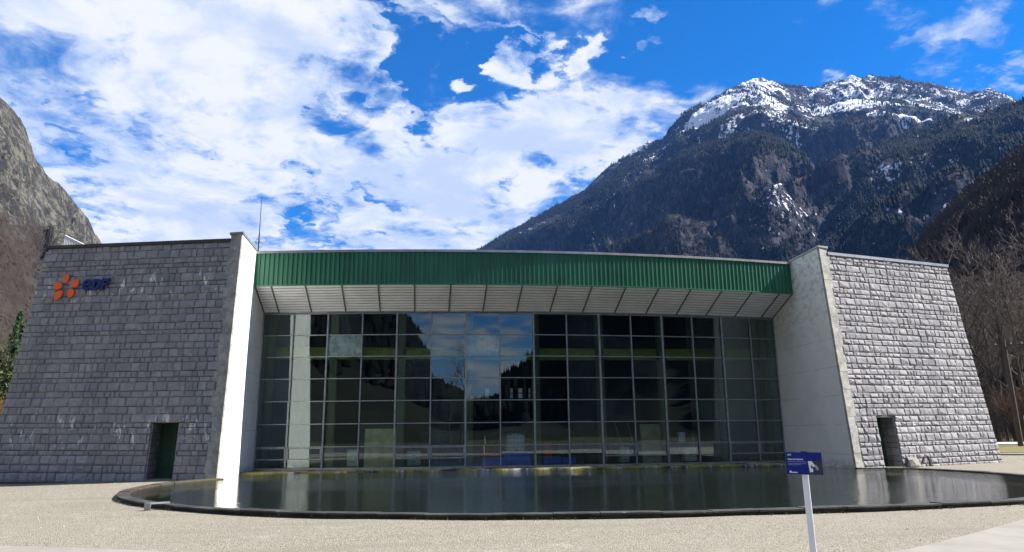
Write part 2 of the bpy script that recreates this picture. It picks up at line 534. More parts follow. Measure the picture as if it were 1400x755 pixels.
def terrain_mat(name, c_low1, c_low2, c_rock1, c_rock2, snow=0.0, scale=1.0):
    """rock and ground cover by the 'rock' and 'snow' masks of the survey mesh, broken up by noise"""
    def f(b):
        p = pos(b)
        a_r = b.n('ShaderNodeAttribute', attribute_name='rock').outputs['Fac']
        a_s = b.n('ShaderNodeAttribute', attribute_name='snow').outputs['Fac']
        n1 = b.noise(p, 0.012 * scale, 8, 0.65)
        n2 = b.noise(p, 0.06 * scale, 7, 0.65)
        n3 = b.noise(b.v('MULTIPLY', p, (1, 1, 0.25)), 0.05 * scale, 8, 0.7, 0.6)
        low = b.mix(b.rng(n1, 0.35, 0.65), rgb(*c_low1), rgb(*c_low2))
        low = b.mix(b.rng(n2, 0.4, 0.7, 0, 0.6), low, rgb(*[x * 0.5 for x in c_low1]))
        rock = b.mix(b.rng(n3, 0.43, 0.56), rgb(*c_rock1), rgb(*c_rock2))
        vc = b.n('ShaderNodeTexVoronoi', feature='DISTANCE_TO_EDGE')
        b.put(vc.inputs['Vector'], b.v('ADD', p, b.v('MULTIPLY', b.comb(n1, n2, n3), (60 / scale, 60 / scale, 60 / scale))))
        vc.inputs['Scale'].default_value = 0.03 * scale
        rock = b.mix(b.rng(vc.outputs[0], 0.0, 0.10, 0.75, 0.0), rock, rgb(*[x * 0.2 for x in c_rock1]))  # dark cracks: crag shade put into the rock colour
        rock = b.mix(b.rng(n2, 0.52, 0.7, 0, 0.6), rock, rgb(*[x * 0.35 for x in c_rock1]))
        c = b.mix(b.rng(b.m('ADD', a_r, b.m('MULTIPLY', b.m('SUBTRACT', n2, 0.5), 1.1)), 0.4, 0.6), low, rock)
        sn = b.rng(b.m('ADD', a_s, b.m('MULTIPLY', b.m('SUBTRACT', b.m('ADD', b.m('MULTIPLY', n2, .5), b.m('MULTIPLY', n3, .5)), 0.5), 3.0)), 0.5, 0.60)
        c = b.mix(sn, c, rgb(0.62, 0.65, 0.72))
        return princ(b, c, 0.95, 0, b.m('ADD', n3, b.m('MULTIPLY', n2, 0.5)), 1.0, 16.0 / scale, 0.1)
    return material(name, f)


terrain_mat('alp', (0.010, 0.012, 0.013), (0.028, 0.022, 0.020), (0.060, 0.056, 0.070), (0.018, 0.019, 0.028))
terrain_mat('cliff', (0.066, 0.053, 0.046), (0.050, 0.041, 0.036), (0.145, 0.138, 0.115), (0.045, 0.045, 0.045), scale=2.2)
terrain_mat('brown_slope', (0.045, 0.035, 0.031), (0.062, 0.048, 0.042), (0.08, 0.07, 0.065), (0.05, 0.045, 0.045), scale=2.5)

# ------------------------------------------------------------------ mesh helpers


def link(name, me, mat, parent=None, smooth=False):
    if mat is not None:
        me.materials.clear()
        me.materials.append(M[mat])
    o = bpy.data.objects.new(name, me)
    col.objects.link(o)
    if parent is not None:
        o.parent = parent
    if smooth:
        me.polygons.foreach_set('use_smooth', [True] * len(me.polygons))
    return o


def tag(o, label=None, cat=None, group=None, kind=None):
    for k, v in (('label', label), ('category', cat), ('group', group), ('kind', kind)):
        if v:
            o[k] = v
    return o


def thing(name, label, cat, loc=(0, 0, 0), group=None):
    o = bpy.data.objects.new(name, None)
    o.empty_display_size = 0.2
    o.location = loc
    col.objects.link(o)
    return tag(o, label, cat, group)


class MB:
    """collects verts and faces of one mesh"""

    def __init__(self):
        self.v, self.f = [], []

    def add(self, vs, fs):
        k = len(self.v)
        self.v += [tuple(x) for x in vs]
        self.f += [tuple(i + k for i in q) for q in fs]
        return self

    def hexa(self, p):
        """8 corners: bottom ring 0-3, top ring 4-7"""
        return self.add(p, [(3, 2, 1, 0), (4, 5, 6, 7), (0, 1, 5, 4), (1, 2, 6, 5), (2, 3, 7, 6), (3, 0, 4, 7)])

    def box(self, x0, x1, y0, y1, z0, z1):
        return self.hexa([(x0, y0, z0), (x1, y0, z0), (x1, y1, z0), (x0, y1, z0), (x0, y0, z1), (x1, y0, z1), (x1, y1, z1), (x0, y1, z1)])

    def tube(self, pts, rad, n=6, cap=True):
        pts = [Vector(p) for p in pts]
        if not hasattr(rad, '__len__'):
            rad = [rad] * len(pts)
        k = len(self.v)
        for i, p in enumerate(pts):
            d = (pts[min(i + 1, len(pts) - 1)] - pts[max(i - 1, 0)]).normalized()
            a = d.cross(Vector((0, 0, 1)) if abs(d.z) < .9 else Vector((1, 0, 0))).normalized()
            c = d.cross(a)
            for j in range(n):
                t = 2 * PI * j / n
                self.v.append(tuple(p + a * (math.cos(t) * rad[i]) + c * (math.sin(t) * rad[i])))
        for i in range(len(pts) - 1):
            for j in range(n):
                a0, a1 = k + i * n + j, k + i * n + (j + 1) % n
                self.f.append((a0, a1, a1 + n, a0 + n))
        if cap:
            self.f.append(tuple(k + j for j in reversed(range(n))))
            self.f.append(tuple(k + (len(pts) - 1) * n + j for j in range(n)))
        return self

    def lathe(self, c, prof, n=16):
        k = len(self.v)
        for r, z in prof:
            for j in range(n):
                t = 2 * PI * j / n
                self.v.append((c[0] + r * math.cos(t), c[1] + r * math.sin(t), c[2] + z))
        for i in range(len(prof) - 1):
            for j in range(n):
                a0, a1 = k + i * n + j, k + i * n + (j + 1) % n
                self.f.append((a0, a1, a1 + n, a0 + n))
        self.f.append(tuple(k + j for j in reversed(range(n))))
        self.f.append(tuple(k + (len(prof) - 1) * n + j for j in range(n)))
        return self

    def mesh(self, name):
        me = bpy.data.meshes.new(name)
        me.from_pydata(self.v, [], self.f)
        me.update()
        return me

    def build(self, name, mat, parent=None, bevel=0.0, smooth=False):
        me = self.mesh(name)
        bm = bmesh.new()
        bm.from_mesh(me)
        bmesh.ops.recalc_face_normals(bm, faces=bm.faces)
        if bevel:
            bmesh.ops.bevel(bm, geom=[e for e in bm.edges], offset=bevel, segments=1, affect='EDGES')
        bm.to_mesh(me)
        bm.free()
        return link(name, me, mat, parent, smooth)


def np_mesh(name, verts, tris, attrs=None):
    me = bpy.data.meshes.new(name)
    n, k = len(verts), tris.shape[1]
    me.vertices.add(n)
    me.vertices.foreach_set('co', np.asarray(verts, np.float32).ravel())
    me.loops.add(tris.size)
    me.loops.foreach_set('vertex_index', tris.astype(np.int32).ravel())
    me.polygons.add(len(tris))
    me.polygons.foreach_set('loop_start', np.arange(0, tris.size, k, dtype=np.int32))
    me.update(calc_edges=True)
    for nm, a in (attrs or {}).items():
        at = me.attributes.new(nm, 'FLOAT', 'POINT')
        at.data.foreach_set('value', np.asarray(a, np.float32).ravel())
    return me


# gradient noise on numpy arrays
def _hash(ix, iy, seed):
    h = (ix.astype(np.int64) * 374761393 + iy.astype(np.int64) * 668265263 + seed * 974634777) & 0xFFFFFFFF
    h = ((h ^ (h >> 13)) * 1274126177) & 0xFFFFFFFF
    return (h ^ (h >> 16)) & 0xFFFFFFFF


def gnoise(x, y, seed=0):
    xi, yi = np.floor(x), np.floor(y)
    fx, fy = x - xi, y - yi
    u, v = fx ** 3 * (fx * (fx * 6 - 15) + 10), fy ** 3 * (fy * (fy * 6 - 15) + 10)

    def g(ox, oy):
        a = _hash(xi + ox, yi + oy, seed) / 4294967296.0 * 2 * PI
        return np.cos(a) * (fx - ox) + np.sin(a) * (fy - oy)
    a = g(0, 0) * (1 - u) + g(1, 0) * u
    b = g(0, 1) * (1 - u) + g(1, 1) * u
    return (a * (1 - v) + b * v) * 1.5


def fbm(x, y, seed, octv=5, gain=0.5):
    s, a = 0, 1.0
    for o in range(octv):
        s = s + a * gnoise(x * 2 ** o, y * 2 ** o, seed + o)
        a *= gain
    return s


def ridged(x, y, seed, octv=5, gain=0.5):
    s, a, t = 0, 1.0, 0
    for o in range(octv):
        s = s + a * (1 - np.abs(gnoise(x * 2 ** o, y * 2 ** o, seed + o)) * 1.8)
        t += a
        a *= gain
    return s / t


# ------------------------------------------------------------------ terrain


def ridge_sheet(name, mat, sky_pts, r_foot, n_az, n_r, amp, wl, seed, expo=1.0, back=0.35, fine=0.012, extra=None, terr=0.0, twl=80.0, t0=0.0):
    """a mountain flank: foot at r_foot metres from the forecourt, crest along the surveyed skyline"""
    P = sorted([(azel(px, py)[0], azel(px, py)[1], d) for px, py, d in sky_pts])
    az = np.linspace(P[0][0], P[-1][0], n_az)
    te = np.interp(az, [p[0] for p in P], [p[1] for p in P])
    R = np.interp(az, [p[0] for p in P], [p[2] for p in P])
    t = np.concatenate([np.linspace(0, 1, n_r), 1 + back * np.linspace(0.06, 1, 14)])
    A, T = np.meshgrid(az, t, indexing='ij')
    RR = R[:, None]
    rr = r_foot + (RR - r_foot) * T
    H = (te * R)[:, None]
    X = CAM[0] + rr * np.sin(A)
    Y = CAM[1] + rr * np.cos(A)
    Tc = np.clip(T, 0, 1)
    h = H * Tc ** expo
    h = np.where(T > 1, H * (1 - (T - 1) / back * 0.55), h)
    win = np.clip(np.sin(PI * np.clip(Tc, 0, 1)), 0, 1) ** 0.8
    rg = ridged(X / wl, Y / wl, seed, 6, 0.52) - 0.55
    fb = fbm(X / (wl * .35), Y / (wl * .35), seed + 20, 5, 0.55)
    h = h + H * amp * rg * win * 1.6 + H * amp * 0.22 * fb * (win * .8 + .06)
    fn = fbm(X / (wl * .06), Y / (wl * .06), seed + 40, 4, 0.6)
    h = h + H * fine * fn * np.clip(Tc * 4, 0, 1)
    if terr:
        # ledges and short cliffs
        ph = h / twl + 1.3 * fbm(X / (wl * .5), Y / (wl * .5), seed + 60, 3, .5)
        saw = (ph - np.floor(ph))
        step = np.where(saw < .62, saw / .62 * -.5 + .25, (saw - .62) / .38 * .5 - .25)
        cz = np.clip(fbm(X / (wl * .8), Y / (wl * .8), seed + 70, 3, .5) * 2.2 + .35, 0.1, 1) * np.clip((T - t0) * 6, 0, 1) * np.clip((1.04 - T) * 12, 0, 1)
        h = h + terr * twl * step * cz
        h = h + terr * twl * .5 * (ridged(X / (wl * .16), Y / (wl * .16), seed + 80, 4, .55) - .6) * cz
    # no spur stands above the crest behind it
    cap = te[:, None] * rr * (1 - .30 * (1 - Tc)) * (1 + .006 * fn)
    h = np.where(T <= 1, np.where(h > cap * .97, cap * .97 + cap * .03 * np.tanh((h - cap * .97) / (cap * .03 + 1e-3)), h), h)
    h = np.where(T < 1e-6, -2.0, h)
    Z = h
    # slope from finite differences
    dz = np.gradient(Z, axis=1) / np.maximum(np.abs(np.gradient(rr, axis=1)), 1e-3)
    da = np.gradient(Z, axis=0) / np.maximum(rr * np.abs(np.gradient(A, axis=0)), 1e-3)
    steep = np.sqrt(dz ** 2 + da ** 2)
    attrs = extra(A, T, X, Y, Z, steep, H) if extra else {'rock': np.zeros_like(Z), 'snow': np.zeros_like(Z)}
    n, m_ = Z.shape
    idx = np.arange(n * m_).reshape(n, m_)
    q = np.stack([idx[:-1, :-1], idx[1:, :-1], idx[1:, 1:], idx[:-1, 1:]], -1).reshape(-1, 4)
    me = np_mesh(name, np.stack([X, Y, Z], -1).reshape(-1, 3), q, {k: v for k, v in attrs.items()})
    o = link(name, me, mat, None, True)
    tag(o, kind='structure')
    return dict(X=X, Y=Y, Z=Z, T=T, steep=steep, A=A, **attrs)


def conifer_tpl():
    v, f = [], []
    for z0, z1, r in ((0.0, 0.62, 0.20), (0.38, 1.0, 0.135)):
        k = len(v)
        for j in range(5):
            a = 2 * PI * j / 5 + z0
            v.append((r * math.cos(a), r * math.sin(a), z0))
        v.append((0, 0, z1))
        f += [(k + j, k + (j + 1) % 5, k + 5) for j in range(5)]
    return np.array(v), np.array(f)


def bare_tpl(seed, n=15):
    rr = random.Random(seed)
    v, f = [], []
    for j in range(n):
        a = rr.uniform(0, 2 * PI)
        sp = rr.uniform(0.05, 0.36)
        z0, z1 = rr.uniform(0.0, 0.45), rr.uniform(0.62, 1.0)
        wd = rr.uniform(0.03, 0.07)
        bx, by = sp * .25 * math.cos(a), sp * .25 * math.sin(a)
        k = len(v)
        v += [(bx, by, z0), (sp * math.cos(a) - wd * math.sin(a), sp * math.sin(a) + wd * math.cos(a), z1),
              (sp * math.cos(a) + wd * math.sin(a), sp * math.sin(a) - wd * math.cos(a), z1 * rr.uniform(.85, 1))]
        f.append((k, k + 1, k + 2))
    return np.array(v), np.array(f)


def scatter(name, S, weight, count, tpl, hmin, hmax, mat, label, cat):
    wgt = np.clip(weight, 0, None).astype(float).ravel()
    nz = wgt.sum()
    if nz <= 0:
        return
    ids = rng.choice(len(wgt), size=count, p=wgt / nz)
    n, m_ = S['X'].shape
    i, j = np.clip(ids // m_, 0, n - 2), np.clip(ids % m_, 0, m_ - 2)
    fu, fv = rng.random(count), rng.random(count)

    def lerp(Q):
        return (Q[i, j] * (1 - fu) * (1 - fv) + Q[i + 1, j] * fu * (1 - fv) + Q[i, j + 1] * (1 - fu) * fv + Q[i + 1, j + 1] * fu * fv)
    X, Y, Z = lerp(S['X']), lerp(S['Y']), lerp(S['Z'])
    hh = rng.uniform(hmin, hmax, count)
    ang = rng.uniform(0, 2 * PI, count)
    wd = hh * rng.uniform(0.85, 1.35, count)
    tv, tf = tpl
    c, s = np.cos(ang)[:, None], np.sin(ang)[:, None]
    vx = (tv[:, 0] * c - tv[:, 1] * s) * wd[:, None] + X[:, None]
    vy = (tv[:, 0] * s + tv[:, 1] * c) * wd[:, None] + Y[:, None]
    vz = tv[:, 2] * hh[:, None] + Z[:, None] - 0.8
    V = np.stack([vx, vy, vz], -1).reshape(-1, 3)
    F = (tf[None] + (np.arange(count) * len(tv))[:, None, None]).reshape(-1, 3)
    o = link(name, np_mesh(name, V, F), mat)
    tag(o, label, cat, kind='stuff')


# main alp, right of centre
_ALP = [(380, 470, 2300), (520, 405, 2250), (600, 368, 2250), (650, 342, 2250), (700, 313, 2300), (750, 285, 2350), (800, 255, 2400), (830, 228, 2450), (850, 213, 2500),
       (880, 193, 2500), (905, 187, 2500), (915, 172, 2550), (925, 160, 2550), (945, 145, 2600), (965, 136, 2620), (985, 124, 2650), (1010, 112, 2700),
       (1035, 103, 2750), (1060, 109, 2850), (1085, 114, 2950), (1105, 118, 3050), (1125, 113, 3100), (1145, 107, 3100), (1160, 103, 3100), (1190, 101, 3150),
       (1230, 104, 3150), (1270, 110, 3200), (1300, 116, 3200), (1325, 125, 3200), (1350, 119, 3200), (1375, 126, 3200), (1400, 141, 3250),
       (1480, 165, 3300), (1600, 190, 3300), (1800, 200, 3300)]
ALP = [(a, b, d * 1.5) for a, b, d in _ALP]


def alp_masks(A, T, X, Y, Z, steep, H):
    n1 = fbm(X / 520, Y / 520, 71, 5, .6)
    n2 = fbm(X / 110, Y / 110, 81, 4, .6)
    alt = Z
    azd = np.degrees(A)
    a0 = np.degrees(azel(800, 190)[0])
    zone = np.clip((azd - a0) / 5.0, 0, 1)
    snow = np.clip((alt - 800) / 600, 0, 1) * (0.27 + .14 * zone) + 0.20 * n1 + 0.16 * n2
    for px, py, ra, rz, wt_ in ((1215, 150, 4.0, 230, .44), (1060, 140, 2.0, 200, .26), (1150, 140, 2.2, 160, .20), (870, 203, 1.8, 90, .34), (960, 165, 2.2, 160, .24), (1000, 200, 2.4, 130, .22),
                                (1090, 180, 2.6, 150, .28), (1290, 165, 2.5, 120, .22), (1050, 240, 2.2, 110, .20), (1100, 285, 2.4, 110, .16), (940, 260, 2.4, 140, .12), (745, 300, 1.6, 90, .22), (690, 330, 1.2, 60, .16)):
        a_, t_ = azel(px, py)
        i_ = int(np.argmin(np.abs(A[:, 0] - a_)))
        rad_ = np.hypot(X[i_] - CAM[0], Y[i_] - CAM[1])
        te_ = Z[i_, :-14] / np.maximum(rad_[:-14], 1)
        j_ = int(np.argmin(np.abs(te_ - t_)))            # where that patch lies on the flank
        snow = snow + wt_ * np.exp(-((azd - math.degrees(a_)) / ra) ** 2 - ((alt - Z[i_, j_]) / rz) ** 2)
    snow = snow - .07 * np.clip((T - .96) * 25, 0, 1)
    cl = np.clip(fbm(X / 620, Y / 620, 91, 3, .5) * 2 + .1, 0, 1)
    snow = snow + 0.40 * np.clip((0.62 - steep) * 2.0, 0, .8) * np.clip((alt - 300) / 300, 0, 1) * cl - .16 * np.clip(steep - .9, 0, 1)
    spk = np.clip(fbm(X / 480, Y / 480, 95, 4, .55) * 2.4 - .05, 0, 1) * np.clip((alt - 250) / 250, 0, 1)
    gul = ridged(azd / 1.1 + .25 * fbm(X / 300, Y / 300, 96, 3), alt / 900, 97, 2, .5)
    snow = snow + .26 * spk + .34 * np.clip((gul - .86) * 9, 0, 1) * np.clip((alt - 450) / 350, 0, 1) * np.clip(1 - (alt - 1250) / 300, 0, 1)
    dark = np.clip(fbm(X / 240, Y / 240, 98, 4, .6) * 2.2, -.3, 1) * np.clip((alt - 900) / 300, 0, 1)
    snow = snow - .40 * np.clip(dark, 0, 1)
    snow = np.clip(snow - 0.02, 0, 1)
    rock = np.clip((steep - 0.60) * 1.5 + (alt - 900) / 900 + 0.35 * n1, 0, 1)
    return {'rock': rock, 'snow': snow}


S = ridge_sheet('mountain', 'alp', ALP, 1000, 800, 300, 0.20, 1000, 5, expo=0.98, fine=0.008, extra=alp_masks, terr=0.9, twl=85, t0=.1)
nf = fbm(S['X'] / 330, S['Y'] / 330, 33, 4, .6)
vis = (S['T'] > 0.02) & (S['T'] <= 1.0)
rr_ = np.hypot(S['X'] - CAM[0], S['Y'] - CAM[1])
thin = np.clip((1700 - S['Z']) / 800, 0.30, 1)
dens = np.where(vis, thin * np.clip(0.75 + nf * 1.3, 0.02, 1.4) * (1 - 0.62 * np.clip(S['snow'] * 1.6 - .2, 0, 1)), 0) * rr_
scatter('conifer_forest', S, dens, 110000, conifer_tpl(), 8, 19, 'far_needle', 'dark conifer forest covering the big snowy mountain', 'forest')
nb_ = fbm(S['X'] / 400, S['Y'] / 400, 133, 4, .6)
dens2 = np.where(vis & (S['Z'] < 1150), np.clip(nb_ - 0.02, 0, .6) * np.clip(1.2 - S['Z'] / 1200, 0, 1), 0) * rr_
scatter('bare_forest', S, dens2, 26000, bare_tpl(3), 7, 14, 'far_twig', 'brown leafless wood in patches on the big mountain', 'forest')

# darker shoulder in front of it, right edge
SHOULDER = [(985, 380, 1500), (1040, 362, 1500), (1085, 335, 1520), (1120, 300, 1550), (1150, 262, 1580), (1180, 218, 1600), (1205, 192, 1650), (1240, 180, 1650),
            (1280, 166, 1700), (1310, 152, 1700), (1345, 150, 1750), (1375, 142, 1750), (1400, 132, 1750), (1500, 100, 1700), (1650, 80, 1600), (1850, 90, 1500)]
SHOULDER = [(a, b, d * 1.35) for a, b, d in SHOULDER]


def shoulder_masks(A, T, X, Y, Z, steep, H):
    n1 = fbm(X / 200, Y / 200, 171, 5, .6)
    snow = np.clip(0.02 + 0.32 * n1 + 0.25 * np.clip((steep - 0.8), 0, 1) + 0.25 * np.clip((Z - 820) / 250, 0, 1), 0, 1) * (T > .25)
    rock = np.clip((steep - 0.75) * 1.5 + 0.25 * n1, 0, 1)
    return {'rock': rock, 'snow': snow}


S = ridge_sheet('mountain_shoulder', 'alp', SHOULDER, 700, 400, 190, 0.17, 480, 9, expo=1.0, fine=0.010, extra=shoulder_masks)
nf = fbm(S['X'] / 160, S['Y'] / 160, 35, 4, .6)
vis = (S['T'] > 0.1) & (S['T'] <= 1.02)
rr_ = np.hypot(S['X'] - CAM[0], S['Y'] - CAM[1])
dens = np.where(vis, np.clip(0.75 + nf, 0.05, 1.4) * (1 - 0.8 * np.clip(S['snow'] * 1.6, 0, 1)), 0) * rr_
scatter('conifer_forest', S, dens, 36000, conifer_tpl(), 8, 17, 'far_needle', 'dark conifer forest on the shoulder before the snowy mountain', 'forest')

# near brown slope, far right
NEAR = [(1180, 420, 520), (1225, 378, 530), (1250, 350, 540), (1275, 312, 550), (1310, 276, 560), (1350, 243, 570), (1400, 205, 580), (1480, 175, 590), (1600, 180, 600), (1800, 230, 600), (2100, 330, 600)]
S = ridge_sheet('hillside', 'brown_slope', NEAR, 160, 220, 110, 0.10, 170, 15, expo=1.02, fine=0.006)
vis = (S['T'] > 0.05) & (S['T'] <= 1.02)
scatter('bare_forest', S, np.where(vis, 1.0, 0) * np.hypot(S['X'], S['Y']), 21000, bare_tpl(8, 17), 5, 9, 'near_twig', 'brown leafless wood on the near slope at right', 'forest')

# sunlit cliff on the left
CLIFF = [(-1500, 470, 620), (-1000, 430, 680), (-600, 330, 760), (-350, 230, 800), (-220, 165, 830), (-120, 112, 850), (-40, 112, 860), (0, 128, 870), (20, 148, 880), (35, 172, 890), (45, 196, 895), (52, 216, 900), (62, 232, 905), (72, 245, 910), (80, 247, 922),
         (88, 256, 932), (100, 271, 942), (112, 284, 952), (122, 299, 962), (133, 317, 972), (142, 336, 982), (165, 380, 992), (210, 440, 1042), (300, 520, 1092)]


def cliff_masks(A, T, X, Y, Z, steep, H):
    n1 = fbm(X / 120, Y / 120, 271, 5, .6)
    n2 = fbm(X / 40, Y / 40, 281, 4, .6)
    rock = np.clip((T - 0.52) * 4.5 + 0.55 * n1, 0, 1)
    rock = np.clip(rock + np.clip((A - azel(58, 300)[0]) / math.radians(1.2), 0, 1) * .7, 0, 1)
    snow = np.clip(-0.03 + 0.20 * n2 + 0.30 * np.clip((.5 - steep) * 2, 0, 1), 0, 1) * (T > .62)
    return {'rock': rock, 'snow': snow}


S = ridge_sheet('cliff_mountain', 'cliff', CLIFF, 170, 420, 190, 0.17, 230, 25, expo=1.25, fine=0.014, extra=cliff_masks, terr=1.3, twl=48, t0=.48)
vis = (S['T'] > 0.12) & (S['T'] <= 0.75)
nf = fbm(S['X'] / 90, S['Y'] / 90, 233, 4, .6)
scatter('bare_scrub', S, np.where(vis, np.clip(.5 + nf, 0.05, 1), 0), 30000, bare_tpl(5, 14), 0.8, 2.2, 'scrub_twig', 'brown leafless scrub on the slope under the left cliff', 'scrub')

# the valley sides behind the viewpoint, mirrored in the glass, flanks raised to cut sky light


def back_range(name, pts, seed, n_az=160):
    az = np.radians(np.linspace(pts[0][0], pts[-1][0], n_az))
    te = np.interp(np.degrees(az), [p[0] for p in pts], [math.tan(math.radians(p[1])) for p in pts])
    R = np.interp(np.degrees(az), [p[0] for p in pts], [p[2] for p in pts])
    t = np.concatenate([np.linspace(0, 1, 60), [1.1, 1.3]])
    A, T = np.meshgrid(az, t, indexing='ij')
    rr = 140 + (R[:, None] - 140) * T
    H = (te * R)[:, None]
    X, Y = CAM[0] + rr * np.sin(A), CAM[1] + rr * np.cos(A)
    Z = H * np.clip(T, 0, 1) ** 1.1 + H * .14 * fbm(X / 120, Y / 120, seed, 5, .6) * np.clip(np.sin(PI * np.clip(T, 0, 1)) + .12, 0, 1)
    Z = np.where(T > 1, H * (1 - (T - 1)), Z)
    Z[:, 0] = -2
    n, m_ = Z.shape
    idx = np.arange(n * m_).reshape(n, m_)
    q = np.stack([idx[:-1, :-1], idx[1:, :-1], idx[1:, 1:], idx[:-1, 1:]], -1).reshape(-1, 4)
    z0 = np.zeros_like(Z)
    o = link(name, np_mesh(name, np.stack([X, Y, Z], -1).reshape(-1, 3), q, {'rock': z0, 'snow': z0}), 'dark_slope', None, True)
    tag(o, kind='structure')
    S = dict(X=X, Y=Y, Z=Z)
    scatter('conifer_forest', S, np.where((T > .1) & (T <= 1.0), 1.0, 0) * rr, 14000, conifer_tpl(), 7, 14, 'far_needle',
            'dark wood on the slope behind the viewpoint, seen only in the glass', 'forest')


back_range('valley_side', [(98, 4, 600), (110, 22, 620), (130, 34, 640), (148, 32, 640), (158, 21, 640), (164, 14.5, 640), (168.5, 10, 640), (172, 5.5, 640), (177, 3.2, 700), (181, 2.4, 760)], 41)
back_range('valley_side', [(181.5, 2.4, 760), (185, 3.4, 700), (188, 6.0, 640), (191, 9.5, 640), (196, 14, 640), (205, 23, 640), (222, 34, 640), (250, 34, 640), (262, 28, 640)], 47)

# ------------------------------------------------------------------ ground
g = MB()
g.add([(-6500, -6500, -0.30), (6500, -6500, -0.30), (6500, 6500, -0.30), (-6500, 6500, -0.30)], [(0, 1, 2, 3)])
tag(g.build('ground', 'field'), kind='structure')


def ground_z(x, y):
    t = min(1, max(0, (-13.5 - x) / 9.0))
    return -0.17 * t * t * (3 - 2 * t)


gx = np.arange(-48, 49, 1.0)
gy = np.arange(-60, 22, 1.0)
GX, GY = np.meshgrid(gx, gy, indexing='ij')
tt = np.clip((-13.5 - GX) / 9.0, 0, 1)
GZ = -0.17 * tt * tt * (3 - 2 * tt) + 0.012 * fbm(GX / 2.5, GY / 2.5, 5, 3)
idx = np.arange(GX.size).reshape(GX.shape)
q = np.stack([idx[:-1, :-1], idx[1:, :-1], idx[1:, 1:], idx[:-1, 1:]], -1).reshape(-1, 4)
o = link('gravel_forecourt', np_mesh('gravel_forecourt', np.stack([GX, GY, GZ], -1).reshape(-1, 3), q), 'gravel', None, True)
tag(o, kind='structure')

# concrete drive the viewer stands on: a slab with a curved far edge
edge = [(-60, -12.0), (-30, -17.4), (-20, -19.6), (-14, -21.1), (-10.4, -22.15), (-7.5, -23.4), (-4, -25.2), (-1, -25.6), (1.42, -24.55), (3.2, -23.45), (5.24, -22.1), (9, -19.6), (16, -14.9), (30, -5.5), (47, 6)]
p = MB()
v = []
for x, y in edge:
    v += [(x, y, 0.055), (x, y, -0.05), (x, min(-31.0, y - 3.0), 0.055)]
fs = []
for i in range(len(edge) - 1):
    a, b_ = 3 * i, 3 * i + 3
    fs += [(a + 2, b_ + 2, b_, a), (a, b_, b_ + 1, a + 1)]
p.add(v, fs)
tag(p.build('drive', 'pale_concrete'), kind='structure')

rdb = MB()
rdb.box(-48, 48, -60, -31.02, -.2, .03)
tag(rdb.build('access_road', 'asphalt'), kind='structure')

# pool -------------------------------------------------------------
half_l = [(12.38, -5.95), (13.25, -6.9), (13.7, -8.5), (13.72, -10.6), (13.22, -12.7), (12.3, -14.5), (11.0, -16.1), (9.2, -17.6), (7.0, -18.8), (4.8, -19.5), (2.4, -19.95), (0.0, -20.12)]
half_r = [(12.38, -5.95), (13.9, -6.4), (14.6, -7.9), (14.8, -9.7), (14.6, -12.0), (13.7, -14.5), (12.1, -16.7), (10.1, -18.25), (7.7, -19.35), (5.7, -19.75), (3.0, -20.02), (0.0, -20.12)]


def smooth_poly(pts, n=6):
    out = []
    for i in range(len(pts) - 1):
        p0, p1, p2, p3 = [Vector((*pts[max(0, min(len(pts) - 1, k))], 0)) for k in (i - 1, i, i + 1, i + 2)]
        for j in range(n):
            t = j / n
            out.append(0.5 * ((2 * p1) + (p2 - p0) * t + (2 * p0 - 5 * p1 + 4 * p2 - p3) * t * t + (3 * p1 - p0 - 3 * p2 + p3) * t ** 3))
    out.append(Vector((*pts[-1], 0)))
    return out


rh = smooth_poly(half_r)
front = [Vector((-q.x, q.y, 0)) for q in smooth_poly(half_l)] + [q for q in reversed(rh[:-1])]        # left rear round to right rear
outline = front + [Vector((12.38, -2.35, 0)), Vector((-12.38, -2.35, 0))]
wv = [(q.x, q.y, 0.065) for q in outline]
wb = bmesh.new()
vv = [wb.verts.new(c) for c in wv]
wb.faces.new(vv)
bmesh.ops.triangulate(wb, faces=wb.faces)
me = bpy.data.meshes.new('pool_water')
wb.to_mesh(me)
wb.free()
tag(link('pool_water', me, 'water'), kind='structure')
# rim: kerb lengths laid end to end round the outer curve, each a little out of line
rm = MB()
nF = len(front)
cum = [0.0]
for i in range(1, nF):
    cum.append(cum[-1] + (front[i] - front[i - 1]).length)


def along(d):
    d = max(0.0, min(cum[-1], d))
    i = max(k for k in range(nF) if cum[k] <= d + 1e-9)
    i = min(i, nF - 2)
    return front[i].lerp(front[i + 1], (d - cum[i]) / (cum[i + 1] - cum[i]))


kr = random.Random(19)
d = 0.0
while d < cum[-1] - .05:
    ln = kr.uniform(.9, 1.3)
    d2 = min(d + ln, cum[-1])
    dz, do = kr.gauss(0, .006), kr.gauss(0, .008)
    rows = []
    for k in range(4):
        dd = d + .006 + (d2 - d - .012) * k / 3
        q = along(dd)
        t = (along(dd + .05) - along(dd - .05)).normalized()
        nr = Vector((t.y, -t.x, 0))
        if nr.dot(q - Vector((0, -10, 0))) < 0:
            nr = -nr
        prof = [(-.27, 0.0), (-.265, .095), (-.245, .108), (.03, .114), (.05, .104), (.05, .074), (.0, .068), (.0, -.25)]
        rows.append([q + nr * (a_ + do) + Vector((0, 0, z_ + (dz if z_ > .05 else 0) + kr.gauss(0, .0025))) for a_, z_ in prof])
    m_ = len(rows[0])
    rm.add([c for r in rows for c in r],
           [(i * m_ + j, (i + 1) * m_ + j, (i + 1) * m_ + j + 1, i * m_ + j + 1) for i in range(3) for j in range(m_ - 1)] + [tuple(range(m_)), tuple(range(3 * m_, 4 * m_))])
    d = d2
tag(rm.build('pool_rim', 'pool_rim_concrete', smooth=False), kind='structure')
